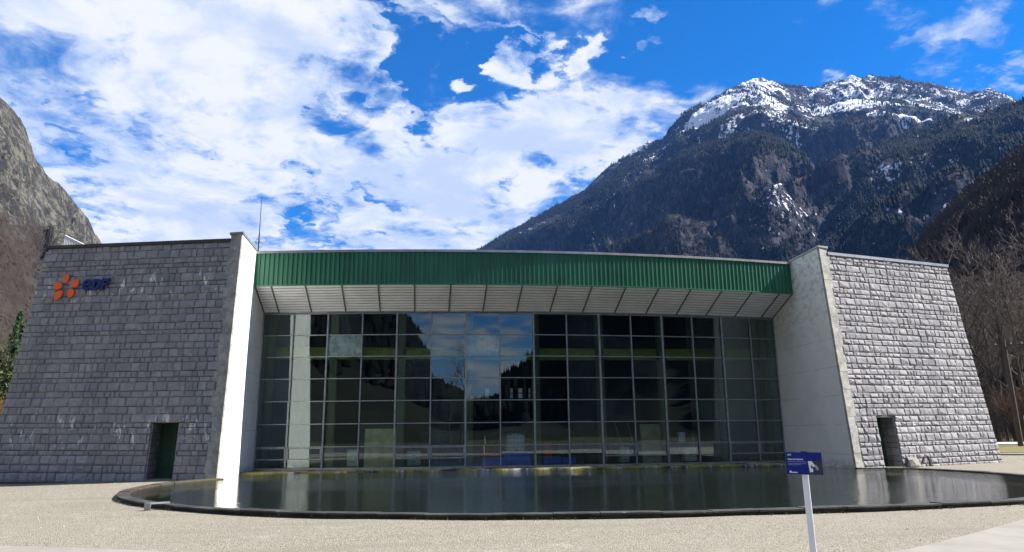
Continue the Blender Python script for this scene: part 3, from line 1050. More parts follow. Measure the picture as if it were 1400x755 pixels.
# coping between glass and water
cp = MB()
N = 60
for i in range(N):
    x0, x1 = -12.5 + 25.0 * i / N, -12.5 + 25.0 * (i + 1) / N
    j0, j1 = 0.03 * math.sin(i * 2.1) + .02 * math.sin(i * .9), 0.03 * math.sin((i + 1) * 2.1) + .02 * math.sin((i + 1) * .9)
    zz = 0.115
    cp.add([(x0, -2.42 + j0, 0), (x1, -2.42 + j1, 0), (x1, -2.40 + j1, zz), (x0, -2.40 + j0, zz), (x0, .4, zz), (x1, .4, zz)],
           [(0, 1, 2, 3), (3, 2, 5, 4)])
tag(cp.build('pool_coping', 'pool_rim_concrete'), kind='structure')

# loose stones lying proud of the gravel, and weeds along the kerb
def in_pool(x_, y_):
    return (abs(x_) < 14.6 and -20.6 < y_ < -5.5 and (x_ / 14.6) ** 2 + ((y_ + 10.3) / 10.3) ** 2 < 1.02) or (abs(x_) < 12.9 and y_ > -7)


n_st = 15000
sx_ = rng.uniform(-18, 13, n_st * 2)
sy_ = rng.uniform(-26, -5, n_st * 2)
okk = np.array([not in_pool(a_, b_) for a_, b_ in zip(sx_, sy_)])
sx_, sy_ = sx_[okk][:n_st], sy_[okk][:n_st]
n_st = len(sx_)
szs = rng.uniform(.006, .015, n_st) * np.where(rng.random(n_st) < .04, 1.7, 1.0)
tv = np.array([(1, 0, 0), (.2, .9, 0), (-.9, .35, 0), (-.5, -.8, 0), (.5, -.75, 0), (.1, .1, .62), (-.2, -.15, .6)])
tf = np.array([(0, 1, 5), (1, 2, 5), (2, 6, 5), (2, 3, 6), (3, 4, 6), (4, 5, 6), (4, 0, 5)])
an = rng.uniform(0, 2 * PI, n_st)
cc_, ss_ = np.cos(an)[:, None], np.sin(an)[:, None]
tz = np.clip((-13.5 - sx_) / 9.0, 0, 1)
gz_ = -0.17 * tz * tz * (3 - 2 * tz) + .002
V = np.stack([(tv[:, 0] * cc_ - tv[:, 1] * ss_) * szs[:, None] + sx_[:, None], (tv[:, 0] * ss_ + tv[:, 1] * cc_) * szs[:, None] + sy_[:, None],
              tv[:, 2] * (szs * rng.uniform(.7, 1.5, n_st))[:, None] + gz_[:, None]], -1).reshape(-1, 3)
Fs = (tf[None] + (np.arange(n_st) * len(tv))[:, None, None]).reshape(-1, 3)
tag(link('loose_gravel', np_mesh('loose_gravel', V, Fs, {'tone': np.repeat(rng.random(n_st), len(tv))}), 'pebble'),
    'loose beige pebbles strewn over the forecourt', 'gravel', kind='stuff')
V, Fs = [], []
wr = random.Random(23)
for _ in range(420):
    dd = wr.uniform(0, cum[-1])
    q = along(dd)
    t = (along(dd + .05) - along(dd - .05)).normalized()
    nr = Vector((t.y, -t.x, 0))
    if nr.dot(q - Vector((0, -10, 0))) < 0:
        nr = -nr
    if gnoise(np.array([dd * .35]), np.array([3.3]), 4)[0] < .02:
        continue
    c = q + nr * wr.uniform(.06, .16)
    for k in range(wr.randint(3, 7)):
        a_ = wr.uniform(0, 2 * PI)
        hh_ = wr.uniform(.02, .075)
        k0 = len(V)
        dx_, dy_ = math.cos(a_), math.sin(a_)
        V += [(c.x - dy_ * .006, c.y + dx_ * .006, -.01), (c.x + dy_ * .006, c.y - dx_ * .006, -.01), (c.x + dx_ * hh_ * .6, c.y + dy_ * hh_ * .6, hh_)]
        Fs.append((k0, k0 + 1, k0 + 2))
me = bpy.data.meshes.new('kerb_weeds')
me.from_pydata(V, [], Fs)
tag(link('kerb_weeds', me, 'ivy_leaf'), 'sparse weeds sprouting along the outside of the pool kerb', 'weeds', kind='stuff')

# right-hand road, verge and pale stripe, far across the forecourt
_u = Vector((math.sin(math.radians(42)), math.cos(math.radians(42)), 0))
_v = Vector((_u.y, -_u.x, 0))
_o = Vector((CAM[0], CAM[1], 0))


def strip(name, mat, d0, d1, w0, w1, z0, z1, kind='structure'):
    c = [_o + _u * d + _v * ww for d, ww in ((d0, w0), (d0, w1), (d1, w1), (d1, w0))]
    b = MB()
    b.hexa([(*q.xy, z0) for q in c] + [(*q.xy, z1) for q in c])
    return tag(b.build(name, mat), kind=kind)


strip('kerb', 'kerb_stone', 53.5, 54.2, -5, 80, -.3, 0.10)
strip('road', 'asphalt', 54.2, 59.0, -5, 80, -.3, -0.02)
strip('verge', 'verge', 59.0, 84.0, -5, 120, -.3, 0.02)
strip('stripe', 'white_stripe', 84.0, 97.0, -8, 120, -.3, 0.14)  # wide pale surface added to stand in for a low wall's sunlit top
# left meadow strip
c0 = MB()
c0.box(-120, -44, -20, 120, -.3, -.10)
tag(c0.build('meadow', 'field'), kind='structure')

# ------------------------------------------------------------------ power station building
WI, DEP, BAT, HE, AL = 12.528, 5.738, 1.021, 9.668, math.radians(21.471)
LW, LAT, HWI, HWO = 10.826, 0.937, 9.36, 9.83
YF, SAGF, SAGG, HFT, HFB, HG = 2.171, 1.162, 1.122, 9.50, 8.04, 7.13
BACK = 12.0
DOOR = (1.90, 3.15, 2.12)

building = thing('power_station', 'low power station with two battered stone wings, green canopy fascia and glass front', 'building')


def glass_y(x):
    return -SAGG * (1 - (x / WI) ** 2)


def fascia_y(x):
    return -YF - SAGF * (1 - (x / WI) ** 2)


# block templates: quarry-faced, u along the course, z up, y outwards (negative = proud)
TPL = []
for k in range(14):
    rr = random.Random(100 + k)
    iu0, iu1 = rr.uniform(.05, .13), rr.uniform(.05, .13)
    iw0, iw1 = rr.uniform(.08, .22), rr.uniform(.08, .22)
    pr = [rr.uniform(.022, .066) for _ in range(4)]
    mid = rr.uniform(.036, .09)
    jt = lambda: rr.uniform(-.035, .035)
    vts = [(0, .03, 0), (1, .03, 0), (1, .03, 1), (0, .03, 1),
           (0, -.012, 0), (1, -.012, 0), (1, -.012, 1), (0, -.012, 1),
           (iu0 + jt(), -pr[0], iw0 + jt()), (1 - iu1 + jt(), -pr[1], iw0 + jt()), (1 - iu1 + jt(), -pr[2], 1 - iw1 + jt()), (iu0 + jt(), -pr[3], 1 - iw1 + jt()),
           (.5 + rr.uniform(-.2, .2), -mid, .5 + rr.uniform(-.2, .2))]
    fcs = [(0, 1, 5, 4), (1, 2, 6, 5), (2, 3, 7, 6), (3, 0, 4, 7), (4, 5, 9, 8), (5, 6, 10, 9), (6, 7, 11, 10), (7, 4, 8, 11),
           (8, 9, 12), (9, 10, 12), (10, 11, 12), (11, 8, 12)]
    me = bpy.data.meshes.new('stone_block')
    me.from_pydata(vts, [], fcs)
    me.update()
    me.materials.append(M['stone'])
    TPL.append((me, np.array(vts), fcs))


def wing(s):
    e = Vector((s * math.cos(AL), math.sin(AL), 0))
    vz = Vector((0, BAT / HE, 1))
    P0 = Vector((s * WI, -DEP, 0))
    nrm = (e.cross(vz) * s).normalized()          # outwards

    def pt(l, z, out=0.0):
        return P0 + e * l + vz * z + nrm * out

    def ztop(l):
        return HWI + (HWO - HWI) * l / LW

    def lmax(z):
        return LW - LAT * z / HWO

    wall = bpy.data.objects.new('stone_wing_wall', None)
    # --- core
    c = MB()
    zl = [-.35, 0.0, DOOR[2], 4.5, 7.0]
    L0, L1, ZD = DOOR

    def quad(a, b_, c_, d):
        c.add([a, b_, c_, d], [(0, 1, 2, 3)])

    back_off = Vector((0, 13.0, 0))
    # front: strips right/left of the doorway and above
    quad(pt(.3, -.35), pt(L0, -.35), pt(L0, L1 * 0 + ZD), pt(.3, ZD))
    quad(pt(L1, -.35), pt(lmax(-.35), -.35), pt(lmax(ZD), ZD), pt(L1, ZD))
    quad(pt(.3, ZD), pt(lmax(ZD), ZD), pt(lmax(ztop(10)), ztop(10) - .02), pt(.3, ztop(.3) - .02))
    # reveals of the doorway
    dv = Vector((0, 1.15, 0))
    quad(pt(L0, -.35), pt(L0, -.35) + dv, pt(L0, ZD) + dv, pt(L0, ZD))
    quad(pt(L1, -.35), pt(L1, -.35) + dv, pt(L1, ZD) + dv, pt(L1, ZD))
    quad(pt(L0, ZD), pt(L1, ZD), pt(L1, ZD) + dv, pt(L0, ZD) + dv)
    # outer flank, back, roof
    zt = ztop(10) - .02
    inx = Vector((-s * 1.5, 0, 0))
    a, b_ = pt(lmax(-.35), -.35), pt(lmax(zt), zt)
    quad(a, b_, b_ + back_off + inx, a + back_off)
    ri = pt(.3, ztop(.3) - .02)
    quad(ri, b_, b_ + back_off + inx, ri + back_off)
    quad(a + back_off, b_ + back_off + inx, ri + back_off, Vector((ri.x, a.y + 13, -.35)))
    core = c.build('stone_wing_wall', 'mortar', building)
    bpy.data.objects.remove(wall)
    wall = core
    tag(wall, ('dark shaded stone wing wall carrying the orange flower emblem' if s < 0 else 'sunlit pale grey rock-faced stone wing wall'))
    # --- blocks
    blocks = []
    rr = random.Random(7 + s)
    hs = []
    tot = 0
    while tot < HWI - .05:
        h = rr.choice([.18, .20, .24, .26, .29, .33, .35])
        if hs and abs(h - hs[-1]) < .03:
            continue
        hs.append(h)
        tot += h
    sc = HWI / tot
    zz = -.10
    hs = [h * (HWI + .10) / tot for h in hs]
    for h in hs:
        z0, z1 = zz, zz + h
        zz = z1
        l = .5 + rr.choice([-.13, -.04, .0, .0])
        end = lmax((z0 + z1) / 2 * HWO / HWI)
        while l < end - .02:
            ln = rr.choice([.24, .32, .37, .42, .50, .62]) * rr.uniform(.85, 1.15) * (0.72 + h)
            l2 = min(l + ln, end)
            if end - l2 < .18:
                l2 = end
            segs = [(l, l2)]
            if z0 < ZD - .06:
                segs = []
                if l < L0:
                    segs.append((l, min(l2, L0)))
                if l2 > L1:
                    segs.append((max(l, L1), l2))
            for a0, a1 in segs:
                if a1 - a0 > .05:
                    blocks.append((a0, a1, z0, z1, rr.randrange(len(TPL)), rr.random()))
            l = l2

    def mat_of(bk):
        a0, a1, z0, z1, k, _ = bk
        gap = .0115
        a0, a1 = a0 + gap, a1 - gap
        lm = (a0 + a1) / 2

        def zq(z, l):
            return z * (ztop(l) / HWI)
        slope = (zq(z0, lm + .5) - zq(z0, lm - .5))
        za, zb = zq(z0, lm) + gap, zq(z1, lm) - gap
        ax = (e + vz * slope)
        if s > 0:
            org = pt(a0, za) - vz * (slope * (a1 - a0) / 2)
            ux = ax * (a1 - a0)
        else:
            org = pt(a1, za) + vz * (slope * (a1 - a0) / 2)
            ux = -ax * (a1 - a0)
        uz = vz * (zb - za)
        ny = -nrm
        m = Matrix(((ux.x, ny.x, uz.x, org.x), (ux.y, ny.y, uz.y, org.y), (ux.z, ny.z, uz.z, org.z), (0, 0, 0, 1)))
        return m
    lim = 175 if s < 0 else 125
    order = sorted(range(len(blocks)), key=lambda i: -(blocks[i][1] - blocks[i][0]) * (blocks[i][3] - blocks[i][2]))
    single = set(order[:lim])
    V, Fq, tone = [], [], []
    for i, bk in enumerate(blocks):
        m = mat_of(bk)
        me, tv, tf = TPL[bk[4]]
        if i in single:
            o = bpy.data.objects.new('stone_block', me)
            col.objects.link(o)
            o.parent = wall
            o.matrix_basis = m
        else:
            k = len(V)
            for q in tv:
                V.append(tuple(m @ Vector(q)))
                tone.append(bk[5])
            Fq += [tuple(x + k for x in f) for f in tf]
    # stones lining the doorway
    zz = -.02
    while zz < ZD - .04:
        h = min(rr.choice([.22, .28, .34]), ZD - zz)
        for L, sg in ((L0, 1), (L1, -1)):
            for dd in (0.02, .56):
                a = pt(L, zz + .01) + Vector((0, dd, 0))
                b1 = a + Vector((0, .52, 0))
                off = e * (0.045 * sg)
                k = len(V)
                up = vz * (h - .02)
                V += [tuple(x) for x in (a, b1, b1 + up, a + up, a + off, b1 + off, b1 + up + off, a + up + off)]
                tone += [rr.random()] * 8
                Fq += [(k + 4, k + 5, k + 6, k + 7), (k, k + 1, k + 5, k + 4), (k + 2, k + 3, k + 7, k + 6), (k, k + 4, k + 7, k + 3), (k + 1, k + 2, k + 6, k + 5)]
        zz += h
    me = bpy.data.meshes.new('stone_blocks')
    me.from_pydata(V, [], Fq)
    at = me.attributes.new('tone', 'FLOAT', 'POINT')
    at.data.foreach_set('value', tone)
    me.update()
    o = link('stone_blocks', me, 'stone', wall)
    tag(o, kind='stuff')
    # --- coping of folded metal
    cpb = MB()
    za, zb = ztop(.5), ztop(lmax(zt))
    A0, A1 = pt(.5, za), pt(lmax(zt) + .03, zb)
    out, inn, up = nrm * .10, -nrm * .35, Vector((0, 0, .11))
    dn = Vector((0, 0, -.02))
    cpb.hexa([A0 + out + dn, A1 + out + dn, A1 + inn + dn, A0 + inn + dn, A0 + out + up, A1 + out + up, A1 + inn + up, A0 + inn + up])
    cpb.build('coping', 'dark_metal' if s < 0 else 'zinc', wall)  # same grey metal; the left side's shade is put into a darker material
    # --- door leaf pair deep in the opening
    y = .95
    dvec = Vector((0, y, 0))
    door = None
    for k, (la, lb) in enumerate(((L0 + .05, (L0 + L1) / 2 - .006), ((L0 + L1) / 2 + .006, L1 - .05))):
        d = MB()
        f0, f1 = pt(la, 0.03) + dvec, pt(lb, 0.03) + dvec
        g0, g1 = pt(la, ZD - .03) + dvec, pt(lb, ZD - .03) + dvec
        th = Vector((0, .05, 0))
        d.hexa([f0, f1, f1 + th, f0 + th, g0, g1, g1 + th, g0 + th])
        for fr in (.25, .5, .75):
            b0 = f0.lerp(f1, fr - .03) - th * .3
            b1 = f0.lerp(f1, fr + .03) - th * .3
            t0 = g0.lerp(g1, fr - .03) - th * .3
            t1 = g0.lerp(g1, fr + .03) - th * .3
            d.hexa([b0, b1, b1 + th * .5, b0 + th * .5, t0, t1, t1 + th * .5, t0 + th * .5])
        lf = d.build('door_leaf', 'door_green', building)
    hb = MB()
    hp = pt((L0 + L1) / 2 + .09, 1.03) + Vector((0, y - .06, 0))
    hb.tube([hp, hp + Vector((0, 0, .14))], .012, 6)
    hb.tube([hp + Vector((0, 0, .07)), hp + Vector((0, .08, .07))], .012, 6)
    hb.build('handle', 'dark_metal', lf)
    th = MB()
    th.hexa([pt(L0, -.05), pt(L1, -.05), pt(L1, -.05) + dv, pt(L0, -.05) + dv, pt(L0, .03), pt(L1, .03), pt(L1, .03) + dv, pt(L0, .03) + dv])
    th.build('door_step', 'pale_concrete', wall)

    # --- concrete cheek wall of the recess, its end showing as a rough strip
    ck = MB()
    top_front, top_back = HE, HFT + .10
    yb = 0.6
    x0, x1 = s * WI, s * (WI + .5)
    fb = [pt(0, -.3), pt(.5, -.3)]
    ft = [pt(0, top_front), pt(.5, top_front)]
    for q in (fb, ft):
        q[0].x, q[1].x = x0, x1
    kink = fascia_y(WI) - .05
    ck.add([fb[0], fb[1], ft[1], ft[0],
            Vector((x0, BACK, -.3)), Vector((x1, BACK, -.3)), Vector((x1, BACK, top_back)), Vector((x0, BACK, top_back)),
            Vector((x0, kink, top_back)), Vector((x1, kink, top_back))],
           [(3, 8, 7, 4, 0), (1, 5, 6, 9, 2), (3, 2, 9, 8), (8, 9, 6, 7), (4, 7, 6, 5)])
    ckw = ck.build('recess_wall', 'concrete', building)
    tag(ckw, 'white recess wall with a bright sunlit front half' if s < 0 else 'pale stained recess wall in shade')
    # rough end strip with toothed edge
    es = MB()
    nst = 26
    for i in range(nst):
        z0, z1 = -.1 + (HE + .1) * i / nst, -.1 + (HE + .1) * (i + 1) / nst - .004
        lw = .50 + (rr.choice([-.06, -.02, .05, .09, .0]) if i < nst - 1 else 0)
        o0, o1 = .055 + rr.uniform(-.008, .008), .055 + rr.uniform(-.008, .008)
        es.hexa([pt(0.0, z0, o0), pt(lw, z0, o0), pt(lw, z0, -.05), pt(0.0, z0, -.05), pt(0.0, z1, o1), pt(lw, z1, o1), pt(lw, z1, -.05), pt(0.0, z1, -.05)])
    es.build('end_strip', 'rough_concrete', ckw)
    # cap flashing on the sloped top
    cf = MB()
    e0 = ft[0] + Vector((-s * .04, -.10, 0))
    e1 = ft[1] + Vector((s * .04, -.10, 0))
    b0, b1 = Vector((x0 - s * .04, kink, top_back)), Vector((x1 + s * .04, kink, top_back))
    u1 = Vector((0, 0, .09))
    u0 = Vector((0, 0, .005))
    cf.hexa([e0 + u0, e1 + u0, b1 + u0, b0 + u0, e0 + u1, e1 + u1, b1 + u1, b0 + u1])
    cf.build('cap_flashing', 'zinc', ckw)
    return pt, nrm, e, vz


wing_L = wing(-1)
wing_R = wing(1)

# --- hall shell
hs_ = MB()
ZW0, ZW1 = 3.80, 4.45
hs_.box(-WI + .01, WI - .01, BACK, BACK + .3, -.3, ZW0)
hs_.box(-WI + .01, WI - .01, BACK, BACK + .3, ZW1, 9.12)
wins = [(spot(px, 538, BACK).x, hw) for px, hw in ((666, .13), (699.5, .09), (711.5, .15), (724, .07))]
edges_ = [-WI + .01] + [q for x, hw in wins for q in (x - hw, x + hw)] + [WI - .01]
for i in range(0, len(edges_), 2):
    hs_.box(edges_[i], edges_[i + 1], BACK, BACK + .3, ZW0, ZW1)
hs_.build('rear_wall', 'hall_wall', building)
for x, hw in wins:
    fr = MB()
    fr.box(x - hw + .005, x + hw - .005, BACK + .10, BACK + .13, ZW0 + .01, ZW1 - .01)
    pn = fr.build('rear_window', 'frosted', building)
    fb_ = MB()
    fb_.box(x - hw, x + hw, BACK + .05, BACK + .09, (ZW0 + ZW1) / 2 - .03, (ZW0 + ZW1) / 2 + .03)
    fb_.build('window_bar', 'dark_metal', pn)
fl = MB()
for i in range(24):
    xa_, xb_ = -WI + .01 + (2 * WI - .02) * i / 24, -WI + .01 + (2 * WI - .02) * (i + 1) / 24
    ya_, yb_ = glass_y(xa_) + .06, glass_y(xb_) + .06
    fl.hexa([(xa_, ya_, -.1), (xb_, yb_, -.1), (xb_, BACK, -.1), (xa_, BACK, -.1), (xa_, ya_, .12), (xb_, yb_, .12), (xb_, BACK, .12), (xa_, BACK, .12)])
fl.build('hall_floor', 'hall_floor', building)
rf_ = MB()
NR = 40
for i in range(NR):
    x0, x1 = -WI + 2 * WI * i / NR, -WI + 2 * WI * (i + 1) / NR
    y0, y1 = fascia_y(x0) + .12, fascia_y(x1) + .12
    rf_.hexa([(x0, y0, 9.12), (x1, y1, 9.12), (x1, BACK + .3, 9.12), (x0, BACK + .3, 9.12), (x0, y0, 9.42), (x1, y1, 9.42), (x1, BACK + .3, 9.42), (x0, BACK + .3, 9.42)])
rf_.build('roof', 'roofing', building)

# --- curtain wall
cw = bpy.data.objects.new('curtain_wall', None)
col.objects.link(cw)
cw.parent = building
XM = [-WI + .02] + [-11.095 + 1.585 * i for i in range(15)] + [WI - .02]
ZR = [0.14, 1.09, 2.09, 3.10, 4.11, 5.11, 6.11, 7.11]
vents = {0, 1, 4, 5, 10, 11, 14, 15}


def bar(mb, a, b_, wdt, dep):
    """rectangular bar from a to b, wdt across in the facade plane, dep deep in y"""
    a, b_ = Vector(a), Vector(b_)
    d = (b_ - a).normalized()
    nrm = Vector((0, 1, 0))
    sd_ = d.cross(nrm).normalized() * (wdt / 2)
    n2 = sd_.cross(d).normalized() * (dep / 2)
    mb.hexa([a - sd_ - n2, a + sd_ - n2, a + sd_ + n2, a - sd_ + n2, b_ - sd_ - n2, b_ + sd_ - n2, b_ + sd_ + n2, b_ - sd_ + n2])


for i, x in enumerate(XM):
    mb = MB()
    heavy = i % 2 == 0
    bar(mb, (x, glass_y(x) - .02, .10), (x, glass_y(x) - .02, HG + .06), .075 if heavy else .05, .13)
    mb.build('mullion', 'mullion_metal', cw, .006)
jr = random.Random(5)
for c in range(16):
    xa, xb = XM[c], XM[c + 1]
    pa, pb = Vector((xa, glass_y(xa), 0)), Vector((xb, glass_y(xb), 0))
    dx = (pb - pa).normalized()
    nin = Vector((-dx.y, dx.x, 0))
    za = .04
    for z in ZR:
        mb = MB()
        bar(mb, tuple(pa + dx * za + Vector((0, 0, z))), tuple(pb - dx * za + Vector((0, 0, z))), .038 if z > .2 else .09, .085)
        mb.build('transom', 'mullion_metal', cw)
    if c in vents:
        mb = MB()
        zc0, zc1 = .56, 1.065
        q0, q1 = pa + dx * .06 - nin * .05, pb - dx * .06 - nin * .05
        bar(mb, tuple(q0 + Vector((0, 0, zc0))), tuple(q1 + Vector((0, 0, zc0))), .05, .05)
        bar(mb, tuple(q0 + Vector((0, 0, zc1 - .03))), tuple(q1 + Vector((0, 0, zc1 - .03))), .04, .05)
        for q in (q0, q1):
            m2 = Vector((0, 0, 1))
            mb.hexa([q + dx * sx * .025 + nin * sy * .025 + m2 * zz for zz in (zc0, zc1) for sx, sy in ((-1, -1), (1, -1), (1, 1), (-1, 1))])
        mb.build('vent_sash', 'mullion_metal', cw)
    for r in range(7):
        z0, z1 = ZR[r] + .019, ZR[r + 1] - .019
        t1, t2 = jr.gauss(0, .0016), jr.gauss(0, .0016)
        q0, q1 = pa + dx * .03, pb - dx * .03
        m2 = Vector((0, 0, 1))
        th = nin * .018
        o0, o1 = nin * (t1 * (z1 - z0)), nin * (t2 * 1.5)
        P = [q0 + m2 * z0, q1 + m2 * z0 + o1, q1 + m2 * z0 + o1 + th, q0 + m2 * z0 + th,
             q0 + m2 * z1 + o0, q1 + m2 * z1 + o1 + o0, q1 + m2 * z1 + o1 + o0 + th, q0 + m2 * z1 + o0 + th]
        mb = MB()
        mb.hexa(P)
        teal = (c, r) in ((2, 5), (6, 5))
        half_d = jr.random() < .25
        pn = mb.build('pane', 'glass_teal' if teal else ('glass_clear' if half_d else 'glass'), cw)
        if teal:
            tag(pn, 'paler dusty replacement pane')

# --- fascia of ribbed green sheet
fa = MB()
arc = 0.0
xs = []
x = -WI + .005
pitch = .205
prof = [(0.0, 0.0), (.10, 0.0), (.125, -.045), (.18, -.045)]
pts = []
while x < WI - .01:
    for dx_, dy_ in prof:
        xx = x + dx_
        if xx < WI - .005:
            pts.append((xx, fascia_y(xx) + dy_))
    x += pitch
pts.append((WI - .005, fascia_y(WI)))
vs_, fs_ = [], []
for xx, yy in pts:
    vs_ += [(xx, yy, HFB), (xx, yy, HFT)]
for i in range(len(pts) - 1):
    fs_.append((2 * i, 2 * i + 2, 2 * i + 3, 2 * i + 1))
fa.add(vs_, fs_)
fascia = fa.build('fascia', 'fascia_sheet', building)
tag(fascia, 'green ribbed metal fascia bowed along the canopy edge')
fc = MB()
for i in range(NR):
    x0, x1 = -WI + .01 + (2 * WI - .02) * i / NR, -WI + .01 + (2 * WI - .02) * (i + 1) / NR
    y0, y1 = fascia_y(x0), fascia_y(x1)
    fc.hexa([(x0, y0 - .09, HFT - .02), (x1, y1 - .09, HFT - .02), (x1, y1 + .5, HFT - .02), (x0, y0 + .5, HFT - .02),
             (x0, y0 - .09, HFT + .085), (x1, y1 - .09, HFT + .085), (x1, y1 + .5, HFT + .085), (x0, y0 + .5, HFT + .085)])
fc.build('fascia_cap', 'zinc', fascia)
fe = MB()
for i in range(NR):
    x0, x1 = -WI + .01 + (2 * WI - .02) * i / NR, -WI + .01 + (2 * WI - .02) * (i + 1) / NR
    y0, y1 = fascia_y(x0), fascia_y(x1)
    fe.hexa([(x0, y0 - .055, HFB - .03), (x1, y1 - .055, HFB - .03), (x1, y1 + .05, HFB - .03), (x0, y0 + .05, HFB - .03),
             (x0, y0 - .055, HFB + .012), (x1, y1 - .055, HFB + .012), (x1, y1 + .05, HFB + .012), (x0, y0 + .05, HFB + .012)])
fe.build('drip_edge', 'green_paint', fascia)

# --- soffit: slatted panels between ribs
so = bpy.data.objects.new('soffit', None)
col.objects.link(so)
so.parent = building
tag(so, 'sloping underside of pale slats between dark ribs')
XR = [-WI + .03] + [(XM[i] + XM[i + 1]) / 2 for i in range(16)] + [WI - .03]


def sof(x, t, off=0.0):
    """t 0 at the glass head, 1 at the fascia"""
    a = Vector((x, glass_y(x) - .06, HG + .09))
    b_ = Vector((x, fascia_y(x) + .06, HFB + .0))
    d = (b_ - a)
    nn = Vector((0, -d.z, d.y)).normalized()
    if nn.z > 0:
        nn = -nn
    return a + d * t + nn * off


for i in range(17):
    xa, xb = XR[i] + .03, XR[i + 1] - .03
    mb = MB()
    ns = 10
    for k in range(ns):
        t0, t1 = (k + .25) / ns, (k + .82) / ns
        mb.hexa([sof(xa, t0, .035), sof(xb, t0, .035), sof(xb, t1, .012), sof(xa, t1, .012), sof(xa, t0, 0), sof(xb, t0, 0), sof(xb, t1, -.012), sof(xa, t1, -.012)])
    mb.build('soffit_panel', 'slat', so)
    mb = MB()
    mb.add([sof(xa - .03, -.03, -.09), sof(xb + .03, -.03, -.09), sof(xb + .03, 1, -.09), sof(xa - .03, 1, -.09)], [(0, 1, 2, 3)])
    mb.build('backing_sheet', 'soffit_back', so)
for i in range(18):
    x = XR[i]
    mb = MB()
    wd = .028
    mb.hexa([sof(x - wd, 0.0, .05), sof(x + wd, 0.0, .05), sof(x + wd, 1.0, .05), sof(x - wd, 1.0, .05), sof(x - wd, 0, -.02), sof(x + wd, 0, -.02), sof(x + wd, 1, -.02), sof(x - wd, 1, -.02)])
    mb.build('rib', 'soffit_rib', so)
hd = MB()
for i in range(16):
    x0, x1 = XM[i], XM[i + 1]
    y0, y1 = glass_y(x0), glass_y(x1)
    hd.hexa([(x0, y0 - .075, HG + .03), (x1, y1 - .075, HG + .03), (x1, y1 + .1, HG + .03), (x0, y0 + .1, HG + .03),
             (x0, y0 - .075, HG + .14), (x1, y1 - .075, HG + .14), (x1, y1 + .1, HG + .14), (x0, y0 + .1, HG + .14)])
hd.build('head_trim', 'zinc', so)

# --- interior frame: olive columns and crane beam
for i in range(0, 17, 2):
    x = max(-WI + .3, min(WI - .3, XM[i] + .22))
    y = glass_y(x) + .75
    mb = MB()
    mb.box(x - .17, x + .17, y - .02, y + .0, .12, 9.1)
    mb.box(x - .17, x + .17, y + .36, y + .38, .12, 9.1)
    mb.box(x - .012, x + .012, y + .001, y + .359, .12, 9.1)
    mb.build('hall_column', 'olive_grey', building)
mb = MB()
nb2 = 30
for i in range(nb2):
    x0, x1 = -WI + .05 + (2 * WI - .1) * i / nb2, -WI + .05 + (2 * WI - .1) * (i + 1) / nb2
    y0, y1 = 1.45, 1.45
    mb.box(x0, x1, 1.45, 1.75, 5.20, 5.25)
    mb.box(x0, x1, 1.58, 1.62, 5.25, 5.72)
    mb.box(x0, x1, 1.45, 1.75, 5.72, 5.77)
mb.build('crane_beam', 'olive_steel', building)

# --- roof things
ant = thing('antenna', 'thin whip antenna standing on the roof above the left recess wall', 'antenna', (-12.74, -1.0, 9.42))
mb = MB().tube([(0, 0, 0), (0, 0, 1.35)], [.035, .03], 8)
mb.build('mast', 'dark_metal', ant)
mb = MB().tube([(0, 0, 1.30), (-.01, 0, 3.15)], [.022, .012], 6)
mb.build('whip', 'dark_metal', ant)
mb = MB()
mb.tube([(.09 * math.cos(a) - .05, 0, .95 + .12 * math.sin(a)) for a in np.linspace(0, 2 * PI, 13)], .010, 5)
mb.build('cable_loop', 'dark_metal', ant)
mb = MB().box(-.12, .12, -.12, .12, -.02, .03)
mb.build('base_plate', 'dark_metal', ant)

pl = wing_L[0]
rail = thing('roof_railing', 'pale barred railing sloping down on the roof of the left wing', 'railing', tuple(spot(88, 336, 3.0)))
ra, rb = spot(89.5, 322, 3.0), spot(115, 334.5, 3.0)
base = Vector(rail.location)
mb = MB().tube([ra - base, rb - base], .03, 6)
mb.build('top_rail', 'white_paint', rail)
for i in range(13):
    t = i / 12
    p1 = ra.lerp(rb, t) - base
    mb = MB().tube([p1, (p1.x, p1.y, -.75)], .022, 5)
    mb.build('bar', 'white_paint', rail)

fitb = pl(LW - LAT - .02, HWO - .12, .06)
sl = thing('corner_fitting', 'small dark fitting at the top outer corner of the left wing', 'fixture', tuple(fitb))  # small dark fitting whose purpose is not known
mb = MB().lathe((0, 0, 0), [(.03, -.09), (.08, -.07), (.10, .04), (.06, .08)], 10)
mb.build('housing', 'dark_metal', sl)
mb = MB().tube([(0, 0, .05), (.12, .10, .04)], .02, 6)
mb.build('bracket', 'dark_metal', sl)

# --- emblem and letters on the left wing
ptL, nL, eL, vL = wing_L
ctr = (8.38, 7.93)
emb = thing('wall_emblem', 'orange five-petal flower emblem mounted on the dark stone wing', 'emblem', tuple(ptL(ctr[0], ctr[1], .10)))
eb = Vector(emb.location)


def on_wall(l, z, out):
    return ptL(l, z, out) - eb


